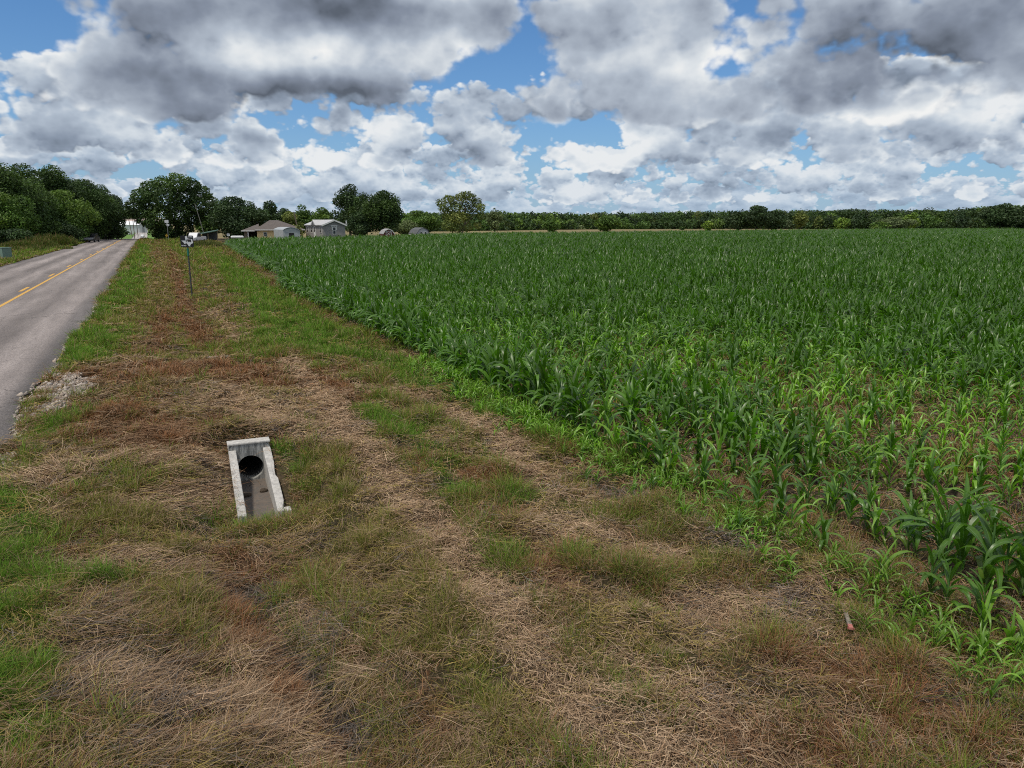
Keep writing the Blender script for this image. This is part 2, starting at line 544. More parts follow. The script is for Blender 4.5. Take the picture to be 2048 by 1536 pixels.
def axis(*pieces):
    out = []
    for a, b, s in pieces:
        n = max(1, int(round((b - a) / s)))
        out += list(np.linspace(a, b, n, endpoint=False))
    return np.array(out + [pieces[-1][1]])

def build_ground():
    xs = axis((-3000, -400, 400), (-400, -60, 40), (-60, -12, 2.0), (-12, -3, 0.45), (-3, 7, 0.075), (7, 14, 0.35), (14, 60, 2.3), (60, 400, 20), (400, 4000, 400))
    ys = axis((-600, -20, 60), (-20, 1, 3.0), (1, 24, 0.075), (24, 60, 0.4), (60, 260, 3.0), (260, 1000, 20), (1000, 6000, 500))
    X, Y = np.meshgrid(xs, ys)
    Z = ground_z(X, Y)
    nx, ny = len(xs), len(ys)
    idx = np.arange(nx * ny).reshape(ny, nx)
    F = np.stack([idx[:-1, :-1], idx[:-1, 1:], idx[1:, 1:], idx[1:, :-1]], -1).reshape(-1, 4)
    # no ground where the culvert channel and pipe mouth are
    fc = np.stack([X, Y], -1).reshape(-1, 2)[F].mean(1)
    F = F[~((np.abs(fc[:, 0] - 1.09 - (fc[:, 1] - 11.86) * 0.035) < 0.25) & (fc[:, 1] > 9.75) & (fc[:, 1] < CUL_Y1 + 0.22))]
    x, y = X.ravel(), Y.ravel()
    W = cover_weights(x, y)
    col = W.T @ BASE_COL
    # pale dry meadow beyond the corn
    m = sm(y - field_far(x), 2, 15) * sm(x, 10, 30)
    mead = np.array((0.20, 0.165, 0.085)) * (0.8 + 0.4 * fbm(x * 0.02, y * 0.02, 77, 3))[:, None]
    col = col * (1 - m[:, None]) + mead * m[:, None]
    # lawn beyond the dip in the road, bright green to imitate sunlight
    m = (sm(y, 230, 300) * (1 - sm(x, 12, 30)))[:, None]
    col = col * (1 - m) + np.array((0.12, 0.21, 0.05)) * m
    # soil between the rows
    m = (sm(x, CORN_X, CORN_X + 0.6) * (1 - sm(y - field_far(x), -1, 2)))[:, None]
    col = col * (1 - 0.55 * m) + np.array((0.07, 0.055, 0.038)) * 0.55 * m
    mat, nt, out = new_mat('ground_soil')
    b = nt.node('ShaderNodeBsdfPrincipled')
    at_ = nt.node('ShaderNodeAttribute', attribute_name='tint')
    pos = nt.node('ShaderNodeNewGeometry').outputs['Position']
    n1 = nt.noise(pos, 14.0, 6.0, 0.65); n2 = nt.noise(pos, 1.3, 4.0, 0.6)
    st = nt.v('MULTIPLY', pos, (1, 1, 1))
    n3 = nt.noise(st, 70.0, 3.0, 0.6, dist=1.5)
    f = nt.m('MULTIPLY', nt.lin(n1, 0.3, 0.7, 0.5, 1.4), nt.lin(n2, 0.3, 0.7, 0.8, 1.2))
    f = nt.m('MULTIPLY', f, nt.lin(n3, 0.3, 0.7, 0.7, 1.3))
    nt.put(b.inputs['Base Color'], nt.v('SCALE', at_.outputs['Color'], scale=f))
    b.inputs['Roughness'].default_value = 0.95
    b.inputs['Specular IOR Level'].default_value = 0.1
    bn = nt.node('ShaderNodeBump'); bn.inputs['Strength'].default_value = 0.8; bn.inputs['Distance'].default_value = 0.04
    nt.put(bn.inputs['Height'], nt.m('ADD', n1, nt.m('MULTIPLY', n3, 0.4)))
    nt.t.links.new(bn.outputs[0], b.inputs['Normal'])
    nt.t.links.new(b.outputs[0], out.inputs[0])
    o = link('ground', mesh_np('ground', np.stack([x, y, Z.ravel()], 1), F, mat, col, True))
    tag(o, kind='structure')
build_ground()

# ---------------------------------------------------------------- road
def road_edge_r(y): return ROAD_R + (fbm(y * 0.35, y * 0 + 3.3, 9, 4) - 0.5) * 0.7 + (fbm(y * 2.1, y * 0 + 8.3, 19, 3) - 0.5) * 0.32
def road_edge_l(y): return ROAD_L + (fbm(y * 0.25, y * 0 + 6.3, 12, 3) - 0.5) * 0.5
def road_z(x, y):
    t = (np.asarray(x) - (ROAD_L + ROAD_R) / 2) / ((ROAD_R - ROAD_L) / 2)
    return crest(y) + 0.05 - 0.045 * np.abs(t) ** 1.5

def build_road():
    ys = axis((-30, 0, 3), (0, 70, 0.25), (70, 240, 2.0), (240, 1000, 20))
    k = 13
    t = np.linspace(0, 1, k)
    L, Rr = road_edge_l(ys), road_edge_r(ys)
    X = L[:, None] + (Rr - L)[:, None] * t
    # the lane past the crest is narrower
    Y = np.repeat(ys[:, None], k, 1)
    Z = road_z(X, Y)
    V = np.stack([X, Y, Z], -1).reshape(-1, 3)
    # thickness: skirt at both edges
    n = len(ys)
    idx = np.arange(n * k).reshape(n, k)
    F = [np.stack([idx[:-1, :-1], idx[:-1, 1:], idx[1:, 1:], idx[1:, :-1]], -1).reshape(-1, 4)]
    sk = []
    for j, dx in ((0, -0.06), (k - 1, 0.06)):
        e = V.reshape(n, k, 3)[:, j].copy(); e[:, 0] += dx; e[:, 2] -= 0.12
        b0 = n * k + len(sk) * n
        sk.append(e)
        bi = np.arange(b0, b0 + n); ti = idx[:, j]
        q = np.stack([ti[:-1], ti[1:], bi[1:], bi[:-1]], -1)
        F.append(q if j else q[:, ::-1])
    V = np.concatenate([V] + sk)
    mat, nt, out = new_mat('chip_seal')
    b = nt.node('ShaderNodeBsdfPrincipled')
    pos = nt.node('ShaderNodeNewGeometry').outputs['Position']
    sp = nt.node('ShaderNodeSeparateXYZ'); nt.put(sp.inputs[0], pos)
    st = nt.v('MULTIPLY', pos, (1.0, 0.06, 1.0))
    streak = nt.noise(st, 0.9, 5.0, 0.6)
    streak2 = nt.noise(st, 3.5, 4.0, 0.6)
    patch = nt.noise(nt.v('MULTIPLY', pos, (1.0, 0.35, 1.0)), 0.55, 5.0, 0.65)
    grain = nt.noise(pos, 26.0, 4.0, 0.8)
    agg = nt.node('ShaderNodeTexVoronoi'); nt.put(agg.inputs['Vector'], pos); agg.inputs['Scale'].default_value = 48.0
    # the wheel paths are polished pale, the strips between stay dark
    wave = nt.m('SINE', nt.m('MULTIPLY_ADD', sp.outputs[0], 3.3, 0.5))
    f = nt.m('MULTIPLY_ADD', wave, 0.16, 0.96)
    f = nt.m('MULTIPLY', f, nt.lin(streak, 0.3, 0.7, 0.70, 1.25))
    f = nt.m('MULTIPLY', f, nt.lin(streak2, 0.3, 0.7, 0.90, 1.10))
    f = nt.m('MULTIPLY', f, nt.lin(patch, 0.3, 0.7, 0.86, 1.14))
    f = nt.m('MULTIPLY', f, nt.lin(grain, 0.3, 0.7, 0.52, 1.48))
    f = nt.m('MULTIPLY', f, nt.lin(agg.outputs['Distance'], 0.0, 0.7, 1.18, 0.72))
    ck = nt.node('ShaderNodeTexVoronoi', feature='DISTANCE_TO_EDGE'); ck.inputs['Scale'].default_value = 0.55
    nt.put(ck.inputs['Vector'], nt.v('ADD', nt.v('MULTIPLY', pos, (1.0, 0.45, 1.0)), nt.v('SCALE', nt.noise(pos, 1.4, 4.0, 0.6, col=True), scale=0.9)))
    ckm = nt.m('MULTIPLY', nt.step(ck.outputs['Distance'], 0.016, 0.004), nt.step(patch, 0.46, 0.60))
    f = nt.m('MULTIPLY', f, nt.m('MULTIPLY_ADD', ckm, -0.5, 1.0))
    # newer dark tar along the right edge
    tar = nt.step(nt.m('ADD', sp.outputs[0], nt.m('MULTIPLY', nt.m('SUBTRACT', streak, 0.5), 0.7)), -3.1, -2.75)
    c = nt.mix(nt.m('MULTIPLY', tar, 0.55), (0.265, 0.230, 0.216), (0.110, 0.105, 0.105))
    # far side of the dip: paler colour stands in for sunlight on the road
    c = nt.mix(nt.step(sp.outputs[1], 235, 300), c, (0.42, 0.39, 0.37))
    nt.put(b.inputs['Base Color'], nt.v('SCALE', c, scale=f))
    b.inputs['Roughness'].default_value = 0.9
    b.inputs['Specular IOR Level'].default_value = 0.2
    bn = nt.node('ShaderNodeBump'); bn.inputs['Strength'].default_value = 0.6; bn.inputs['Distance'].default_value = 0.01
    nt.put(bn.inputs['Height'], nt.m('SUBTRACT', 1.0, agg.outputs['Distance']))
    nt.t.links.new(bn.outputs[0], b.inputs['Normal'])
    nt.t.links.new(b.outputs[0], out.inputs[0])
    o = link('road', mesh_np('road', V, np.concatenate(F), mat, None, True))
    tag(o, kind='structure')
    # yellow paint, worn
    pm, nt, out = new_mat('yellow_paint')
    b = nt.node('ShaderNodeBsdfPrincipled')
    pos = nt.node('ShaderNodeNewGeometry').outputs['Position']
    w = nt.noise(pos, 30.0, 4.0, 0.7)
    w2 = nt.noise(pos, 1.2, 3.0, 0.6)
    wf = nt.step(nt.m('ADD', w, nt.m('MULTIPLY', w2, 0.6)), 0.86, 1.02)
    nt.put(b.inputs['Base Color'], nt.mix(nt.m('MULTIPLY', wf, 0.8), (0.55, 0.31, 0.055), (0.21, 0.18, 0.16)))
    b.inputs['Roughness'].default_value = 0.8
    nt.t.links.new(b.outputs[0], out.inputs[0])
    def stripe(x0, x1, y0, y1, step):
        yy = np.linspace(y0, y1, max(2, int((y1 - y0) / step) + 1))
        xx = np.array([x0, x1])
        V = np.stack([np.repeat(xx[None], len(yy), 0), np.repeat(yy[:, None], 2, 1), np.zeros((len(yy), 2))], -1)
        V[..., 2] = road_z(V[..., 0], V[..., 1]) + 0.005
        i = np.arange(len(yy) - 1) * 2
        return V.reshape(-1, 3), np.stack([i, i + 1, i + 3, i + 2], 1)
    XC = -5.95
    V, F = stripe(XC - 0.075, XC + 0.075, -20, 320, 1.0)
    o = link('road_marking', mesh_np('road_marking', V, F, pm)); tag(o, kind='structure')
    Vs, Fs, b0 = [], [], 0
    y = 8.0
    while y < 240:
        V, F = stripe(XC - 0.40, XC - 0.24, y, y + 3.05, 1.0)
        Vs.append(V); Fs.append(F + b0); b0 += len(V); y += 12.2
    o = link('dashed_road_marking', mesh_np('dashed_road_marking', np.concatenate(Vs), np.concatenate(Fs), pm)); tag(o, kind='structure')
build_road()
# ---------------------------------------------------------------- grass and thatch of the verge
def in_view(x, y, z=0.0, mx=120, bottom=1900):
    """true where a ground point can be seen from near the camera (photo pixels, with a margin)"""
    a, p = R(YAW), R(PITCH)
    sx = x * math.cos(a) - y * math.sin(a); sy = x * math.sin(a) + y * math.cos(a); dz = z - CAM_H
    dep = sy * math.cos(p) - dz * math.sin(p); up = sy * math.sin(p) + dz * math.cos(p)
    dep_ = np.where(dep > 0.3, dep, 0.3)
    u = 1024 + FPX * sx / dep_; v = 768 - FPX * up / dep_
    return (dep > 0.3) & (u > -mx * 3) & (u < 2048 + mx * 3) & (v < bottom)

def blades(base, head, pitch, length, width, bend, col_lo, col_hi, segs=3, flat=None, tip=0.25, curl=None):
    """ribbons: base (n,3), heading / pitch in radians, bend = pitch lost along the blade; returns V, F, C"""
    n = len(base)
    s = np.linspace(0, 1, segs + 1)
    P = np.zeros((n, segs + 1, 3)); P[:, 0] = base
    ch, sh = np.cos(head), np.sin(head)
    for i in range(segs):
        a = pitch - bend * (s[i] + 0.5 / segs)
        if curl is None: cc, ss = ch, sh
        else: cc, ss = np.cos(head + curl * (s[i] + 0.5 / segs)), np.sin(head + curl * (s[i] + 0.5 / segs))
        d = np.stack([np.cos(a) * cc, np.cos(a) * ss, np.sin(a)], 1)
        P[:, i + 1] = P[:, i] + d * (length / segs)[:, None]
    roll = rng.uniform(-0.8, 0.8, n) if flat is None else flat
    sidev = np.stack([-sh * np.cos(roll), ch * np.cos(roll), np.sin(roll)], 1)
    w = (1 - (1 - tip) * s ** 1.5)[None, :, None] * width[:, None, None] * 0.5
    V = np.stack([P - sidev[:, None] * w, P + sidev[:, None] * w], 2)       # n, segs+1, 2, 3
    C = col_lo[:, None, :] * (1 - s)[None, :, None] + col_hi[:, None, :] * s[None, :, None]
    C = np.repeat(C[:, :, None, :], 2, 2)
    i0 = np.arange(n)[:, None] * (segs + 1) * 2 + np.arange(segs)[None] * 2
    F = np.stack([i0, i0 + 1, i0 + 3, i0 + 2], -1).reshape(-1, 4)
    return V.reshape(-1, 3), F, C.reshape(-1, 3)

class Bag:
    def __init__(self): self.V, self.F, self.C, self.n = [], [], [], 0
    def add(self, V, F, C):
        if len(V) == 0: return
        self.V.append(V.astype(np.float32)); self.F.append((F + self.n).astype(np.int32)); self.C.append(C.astype(np.float32)); self.n += len(V)
    def build(self, name, mat, parent=None, smooth=False):
        return link(name, mesh_np(name, np.concatenate(self.V), np.concatenate(self.F), mat, np.concatenate(self.C), smooth), parent)

def pal(n, cols, jit=0.18):
    cols = np.array(cols)
    a = cols[rng.integers(0, len(cols), n)]; b = cols[rng.integers(0, len(cols), n)]
    t = rng.random((n, 1))
    return (a * t + b * (1 - t)) * rng.uniform(1 - jit, 1 + jit, (n, 1))

STRAW = [(0.40, 0.285, 0.185), (0.305, 0.205, 0.128), (0.35, 0.245, 0.165), (0.24, 0.152, 0.092), (0.38, 0.285, 0.19), (0.285, 0.19, 0.112)]
STRAW_G = [(0.31, 0.235, 0.075), (0.23, 0.185, 0.050), (0.35, 0.27, 0.10)]
RUST = [(0.25, 0.112, 0.050), (0.19, 0.085, 0.038), (0.29, 0.155, 0.080), (0.15, 0.070, 0.035)]
GREEN = [(0.115, 0.178, 0.026), (0.090, 0.150, 0.024), (0.155, 0.210, 0.032), (0.20, 0.23, 0.045)]
FRESH = [(0.110, 0.205, 0.028), (0.145, 0.250, 0.036), (0.085, 0.168, 0.026)]
OLIVE = [(0.155, 0.165, 0.032), (0.20, 0.185, 0.048), (0.120, 0.142, 0.028), (0.24, 0.180, 0.075), (0.140, 0.178, 0.030)]
DEADW = [(0.15, 0.13, 0.12), (0.20, 0.17, 0.15), (0.11, 0.095, 0.085)]

straw_bag, rust_bag, green_bag = Bag(), Bag(), Bag()

def hidden_by_concrete(x, y):
    return ((x > 0.68) & (x < 1.45) & (y > CUL_Y0 - 0.12) & (y < CUL_Y1 + 0.16)) | ((x < road_edge_r(y) + 0.02) & (x > road_edge_l(y) - 0.02))

GRAVEL = [np.array([spot(*p) for p in ((60, 848), (110, 830), (165, 800), (192, 782), (178, 762), (150, 745), (120, 748), (95, 765), (75, 800))]),
          np.array([spot(*p) for p in ((-20, 905), (40, 895), (52, 915), (30, 938), (-20, 955))])]
def in_poly(x, y, P):
    r = np.zeros(np.shape(x), bool)
    j = len(P) - 1
    for i in range(len(P)):
        c = ((P[i, 1] > y) != (P[j, 1] > y)) & (x < (P[j, 0] - P[i, 0]) * (y - P[i, 1]) / (P[j, 1] - P[i, 1] + 1e-12) + P[i, 0])
        r ^= c; j = i
    return r
def on_gravel(x, y):
    xx = x + (fbm(x * 3, y * 3, 3, 3) - 0.5) * 0.9; yy = y + (fbm(x * 3, y * 3, 4, 3) - 0.5) * 1.6
    return in_poly(xx, yy, GRAVEL[0]) | in_poly(xx, yy, GRAVEL[1])

def scatter(x0, x1, y0, y1, dens, r0, r1):
    n = int((x1 - x0) * (y1 - y0) * dens)
    x = rng.uniform(x0, x1, n); y = rng.uniform(y0, y1, n)
    r = np.hypot(x, y)
    k = (r >= r0) & (r < r1) & in_view(x, y)
    return x[k], y[k]

def flow(x, y):
    """direction in which the cut straw lies"""
    return 2 * np.pi * fbm(x * 0.55 + 3, y * 0.45, 211, 3) * 1.6 + 0.6

def verge(x0, x1, y0, y1, dens, r0, r1, segs, wmul=1.0, lmul=1.0, corn=False):
    # --- lying straw in bundles
    cx, cyy = scatter(x0, x1, y0, y1, dens * (0.45 if corn else 1.0) / 9.0, r0, r1)
    if len(cx):
        k = ~hidden_by_concrete(cx, cyy) & ~(on_gravel(cx, cyy) & (rng.random(len(cx)) < 0.88))
        cx, cyy = cx[k], cyy[k]
        W = cover_weights(cx, cyy)
        keep = rng.random(len(cx)) < np.clip(W[S_] * 1.9 + W[R_] * 0.6 + W[O_] * 0.5 + W[G_] * 0.2 + W[D_] * 0.2, 0, 1)
        gap = sm(fbm(cx * 4.2, cyy * 4.2, 501, 3), 0.36, 0.52)
        keep &= rng.random(len(cx)) < 0.30 + 0.70 * np.maximum(gap, sm(W[S_], 0.5, 0.8))
        cx, cyy, W = cx[keep], cyy[keep], W[:, keep]
        nb = 9
        comb = 1 - sm(cx, 1.5, 2.1)
        head0 = flow(cx, cyy) + rng.normal(0, 1, len(cx)) * (1.2 - 0.5 * comb)
        tone = pal(len(cx), STRAW, 0.22)
        g = rng.random(len(cx)) < (W[O_] * 0.5 + W[G_] * 0.7)
        tone[g] = pal(int(g.sum()), STRAW_G, 0.2)
        dk = rng.random(len(cx)) < W[D_] * 1.5
        tone[dk] = pal(int(dk.sum()), DEADW, 0.2)
        rr = rng.random(len(cx)) < W[R_] * 0.8
        tone[rr] = tone[rr] * 0.45 + pal(int(rr.sum()), RUST, 0.2) * 0.55
        x = np.repeat(cx, nb) + rng.normal(0, 0.085 * lmul, len(cx) * nb); y = np.repeat(cyy, nb) + rng.normal(0, 0.085 * lmul, len(cx) * nb)
        k = ~hidden_by_concrete(x, y)
        idx = np.repeat(np.arange(len(cx)), nb)[k]; x, y = x[k], y[k]; n = len(x)
        d = np.hypot(x, y)
        mound = 0.12 * np.clip(fbm(x * 2.2, y * 2.2, 301, 3) - 0.42, 0, 1) * 3.0
        z = ground_z(x, y) + rng.uniform(0.004, 0.055, n) * lmul + mound * rng.random(n)
        c = tone[idx] * rng.uniform(0.55, 1.40, (n, 1)) * ((0.76 + 0.08 * (1 - comb[idx])) + 0.30 * np.clip(W[S_][idx] - 0.2, 0, 0.7) / 0.7)[:, None]
        hd = head0[idx] + rng.normal(0, 0.5, n)
        L = rng.gamma(3.2, 0.045, n) * lmul; L = np.clip(L * (0.72 + 0.45 * comb[idx]), 0.04, 0.50 * lmul)
        pt = rng.normal(0.10, 0.16, n); bd = rng.normal(0.22, 0.18, n)
        nearc = (np.abs(x - 1.02) < 0.95) & (y > CUL_Y0 - 0.4) & (y < CUL_Y1 + 0.5)
        L = np.where(nearc, np.minimum(L, rng.uniform(0.06, 0.17, n)), L)
        w = np.maximum(rng.uniform(0.0026, 0.0056, n), d * 0.00066) * wmul
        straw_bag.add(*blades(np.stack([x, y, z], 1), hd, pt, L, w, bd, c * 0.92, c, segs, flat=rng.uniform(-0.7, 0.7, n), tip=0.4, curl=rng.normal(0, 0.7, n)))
    # --- standing tufts
    cx, cyy = scatter(x0, x1, y0, y1, dens * (0.55 if corn else 1.0) / 10.0, r0, r1)
    if not len(cx): return
    k = ~hidden_by_concrete(cx, cyy) & ~(on_gravel(cx, cyy) & (rng.random(len(cx)) < 0.93))
    cx, cyy = cx[k], cyy[k]
    W = cover_weights(cx, cyy)
    u = rng.random(len(cx))
    pg, pr, po = W[G_] * 1.35, W[R_] * 1.05, W[O_] * 1.05
    u = u / np.clip(1 - 1.15 * np.clip(W[S_] - 0.2, 0, 1), 0.03, 1)
    if corn: u = u * 0.75
    clump = sm(fbm(cx * 3.6, cyy * 3.6, 541, 3), 0.36, 0.56)
    u = u / np.clip(0.18 + 1.1 * clump, 0, 1.15)
    typ = np.where(u < pg, 0, np.where(u < pg + pr, 1, np.where(u < pg + pr + po, 2, -1)))
    for t, bag in ((0, green_bag), (1, rust_bag), (2, green_bag)):
        s = typ == t
        if not s.any(): continue
        tx, ty, m = cx[s], cyy[s], int(s.sum())
        nb = 13 if t != 1 else 15
        if t == 0:
            fresh = rng.random(m) < np.clip(W[G_][s] * 0.9, 0, 0.85)
            tone = pal(m, GREEN, 0.25); tone[fresh] = pal(int(fresh.sum()), FRESH, 0.25); rad = 0.05
        elif t == 1: tone = pal(m, RUST, 0.25); rad = 0.06
        else: tone = pal(m, OLIVE, 0.25); rad = 0.055
        vig = rng.uniform(0.55, 1.25, m) * (0.65 + 0.55 * clump[s]) * (0.34 + 1.6 * np.clip(fbm(tx * 1.5, ty * 1.5, 401, 3) - 0.25, 0, 1) * 1.4)
        idx = np.repeat(np.arange(m), nb); n = m * nb
        ang = rng.uniform(0, 2 * np.pi, n); rd = np.abs(rng.normal(0, rad, n)) * lmul
        x = tx[idx] + np.cos(ang) * rd; y = ty[idx] + np.sin(ang) * rd
        k = ~hidden_by_concrete(x, y)
        x, y, idx, ang = x[k], y[k], idx[k], ang[k]; n = len(x)
        d = np.hypot(x, y)
        z = ground_z(x, y) - 0.005
        L = vig[idx] * rng.uniform(0.6, 1.2, n) * {0: 0.19, 1: 0.16, 2: 0.17}[t] * lmul
        pt = rng.normal({0: 1.15, 1: 0.95, 2: 1.05}[t], 0.28, n); bd = np.abs(rng.normal(0.65, 0.4, n))
        c = tone[idx] * rng.uniform(0.62, 1.40, (n, 1))
        dead = rng.random(n) < {0: 0.10, 1: 0.25, 2: 0.30}[t]
        c[dead] = pal(int(dead.sum()), STRAW if t != 1 else STRAW + RUST, 0.2) * 0.9
        w = np.maximum(rng.uniform(0.0026, 0.0052, n) * (0.8 if t == 1 else 1.0), d * 0.00058) * wmul
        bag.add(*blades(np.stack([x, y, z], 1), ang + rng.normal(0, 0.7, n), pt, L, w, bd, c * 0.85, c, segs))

verge(-2.9, 6.6, 1.0, 9.0, 5600, 0.0, 8.0, 3)
verge(-2.9, 6.6, 4.0, 16.0, 3300, 8.0, 15.0, 3)
verge(-2.9, 6.6, 10.0, 31.0, 1300, 15.0, 30.0, 3, 1.1, 1.1)
verge(-2.9, 7.6, 25.0, 61.0, 380, 30.0, 60.0, 2, 1.15, 1.35)
verge(-2.9, 11.5, 55.0, 190.0, 110, 60.0, 190.0, 2, 1.3, 1.9)
verge(-30, -11.0, 50.0, 190.0, 70, 50.0, 200.0, 2, 1.3, 1.7)
verge(6.6, 19.0, 0.5, 19.0, 1700, 0.0, 18.0, 3, 1.1, 1.25, corn=True)
verge(6.6, 34.0, 6.0, 32.0, 650, 18.0, 36.0, 2, 1.25, 1.5, corn=True)

GRASS_M = tint_mat('grass_blades', 0.8, 0.20, 0.04, vary=0.0)
STRAW_M = tint_mat('straw_blades', 0.85, 0.06, 0.04, vary=0.0)
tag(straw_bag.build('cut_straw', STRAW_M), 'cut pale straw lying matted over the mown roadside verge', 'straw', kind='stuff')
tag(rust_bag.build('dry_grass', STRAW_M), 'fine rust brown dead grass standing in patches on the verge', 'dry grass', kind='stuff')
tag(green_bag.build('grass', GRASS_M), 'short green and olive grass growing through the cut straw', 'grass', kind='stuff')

# ---- gravel at the road edge
def build_gravel():
    V0 = np.array([(1, 0, 0), (-1, 0, 0), (0, 1, 0), (0, -1, 0), (0, 0, 1), (0, 0, -1)], float)
    F0 = np.array([(0, 2, 4), (2, 1, 4), (1, 3, 4), (3, 0, 4), (2, 0, 5), (1, 2, 5), (3, 1, 5), (0, 3, 5)])
    pts = []
    for P, n in ((GRAVEL[0], 8200), (GRAVEL[1], 4200)):
        lo, hi = P.min(0) - 0.3, P.max(0) + 0.3
        x = rng.uniform(lo[0], hi[0], n * 2); y = rng.uniform(lo[1], hi[1], n * 2)
        k = on_gravel(x, y); pts.append(np.stack([x[k], y[k]], 1))
    # loose stones along the ragged edge of the seal
    y = rng.uniform(6, 60, 9000); x = road_edge_r(y) + np.abs(rng.normal(0, 0.20, len(y))) - 0.05
    pts.append(np.stack([x, y], 1))
    P = np.concatenate(pts); n = len(P)
    s = rng.gamma(2.2, 0.0075, n) + 0.006
    sc = s[:, None] * rng.uniform(0.6, 1.3, (n, 3)) * np.array((1, 1, 0.7))
    a = rng.uniform(0, 6.28, n)
    V = V0[None] * sc[:, None] + rng.normal(0, 0.12, (n, 6, 3)) * s[:, None, None]
    x = V[..., 0] * np.cos(a)[:, None] - V[..., 1] * np.sin(a)[:, None]; y = V[..., 0] * np.sin(a)[:, None] + V[..., 1] * np.cos(a)[:, None]
    z = np.where(P[:, 0] < road_edge_r(P[:, 1]), road_z(P[:, 0], P[:, 1]), ground_z(P[:, 0], P[:, 1]))
    V = np.stack([x + P[:, :1], y + P[:, 1:], V[..., 2] + z[:, None] + s[:, None] * 0.3], -1).reshape(-1, 3)
    F = (F0[None] + (np.arange(n) * 6)[:, None, None]).reshape(-1, 3)
    c = np.repeat(pal(n, [(0.36, 0.305, 0.26), (0.26, 0.22, 0.19), (0.44, 0.39, 0.34), (0.16, 0.14, 0.125), (0.31, 0.245, 0.19)], 0.2), 6, 0)
    o = link('gravel', mesh_np('gravel', V, F, tint_mat('gravel_stone', 0.9, vary=0.0), c))
    tag(o, 'loose pale gravel spilled beside the edge of the asphalt road', 'gravel', kind='stuff')
build_gravel()

# ---------------------------------------------------------------- corn
CORN_M, _nt, _out = new_mat('corn_leaf')
def _corn_mat(nt, out):
    b = nt.node('ShaderNodeBsdfPrincipled')
    at_ = nt.node('ShaderNodeAttribute', attribute_name='tint')
    oi = nt.node('ShaderNodeObjectInfo')
    pos = nt.node('ShaderNodeNewGeometry').outputs['Position']
    n = nt.noise(pos, 9.0, 3.0, 0.6)
    f = nt.m('MULTIPLY', nt.lin(n, 0.3, 0.7, 0.82, 1.18), nt.lin(oi.outputs['Random'], 0, 1, 0.85, 1.15))
    c = nt.v('SCALE', at_.outputs['Color'], scale=f)
    nt.put(b.inputs['Base Color'], c)
    b.inputs['Roughness'].default_value = 0.37
    b.inputs['Specular IOR Level'].default_value = 0.45
    tr = nt.node('ShaderNodeBsdfTranslucent')
    nt.put(tr.inputs[0], nt.mix(1.0, c, (1.5, 2.0, 0.5), 'MULTIPLY'))
    mx = nt.node('ShaderNodeMixShader'); mx.inputs[0].default_value = 0.30
    nt.t.links.new(b.outputs[0], mx.inputs[1]); nt.t.links.new(tr.outputs[0], mx.inputs[2])
    nt.t.links.new(mx.outputs[0], out.inputs[0])
_corn_mat(_nt, _out)
STALK_M = tint_mat('corn_stalk', 0.5, 0.0, 0.3, vary=0.1)

def leaf(base, head, pitch, L, W, droop, segs, across, c0, c1, rib, r, twist=0.0):
    """one arching corn leaf; across = vertices over the width (3 or 5)"""
    s = np.linspace(0, 1, segs + 1)
    # pitch falls along the leaf, faster past the middle
    a = pitch - droop * (0.25 * s + 0.75 * s ** 2)
    am = 0.5 * (a[1:] + a[:-1])
    hx = head + twist * s
    hm = 0.5 * (hx[1:] + hx[:-1])
    d = np.stack([np.cos(am) * np.cos(hm), np.cos(am) * np.sin(hm), np.sin(am)], 1) * L / segs
    P = np.concatenate([[base], base + np.cumsum(d, 0)])
    up = np.stack([-np.sin(a) * np.cos(hx), -np.sin(a) * np.sin(hx), np.cos(a)], 1)
    sd = np.stack([-np.sin(hx), np.cos(hx), np.zeros_like(hx)], 1)
    roll = r.uniform(-0.35, 0.35) + r.uniform(-0.7, 0.7) * s
    sd_, up_ = sd * np.cos(roll)[:, None] + up * np.sin(roll)[:, None], up * np.cos(roll)[:, None] - sd * np.sin(roll)[:, None]
    prof = np.minimum(1, 0.45 + 2.4 * s) * np.clip(1 - s ** 2.2, 0.02, 1) ** 0.8
    if across == 5: t = np.array([-1, -0.16, 0, 0.16, 1.0])
    else: t = np.array([-1, 0, 1.0])
    vee = 0.34 * (1 - 0.6 * s)
    ph = r.uniform(0, 6.28)
    wave = 0.16 * np.sin(s * r.uniform(9, 16) + ph)
    V = P[:, None] + sd_[:, None] * (t[None, :, None] * (W / 2 * prof)[:, None, None]) \
        + up_[:, None] * ((np.abs(t)[None] * vee[:, None] + t[None] ** 2 * np.sign(t)[None] * wave[:, None]) * (W / 2 * prof)[:, None])[..., None]
    k = len(t)
    C = c0[None, None] * (1 - s)[:, None, None] + c1[None, None] * s[:, None, None]
    C = np.repeat(C, k, 1)
    if across == 5: C[:, 2] = rib * (1 - 0.5 * s)[:, None] + C[:, 2] * (0.5 * s)[:, None]
    i = np.arange((segs + 1) * k).reshape(segs + 1, k)
    F = np.stack([i[:-1, :-1], i[:-1, 1:], i[1:, 1:], i[1:, :-1]], -1).reshape(-1, 4)
    return V.reshape(-1, 3), F, C.reshape(-1, 3)

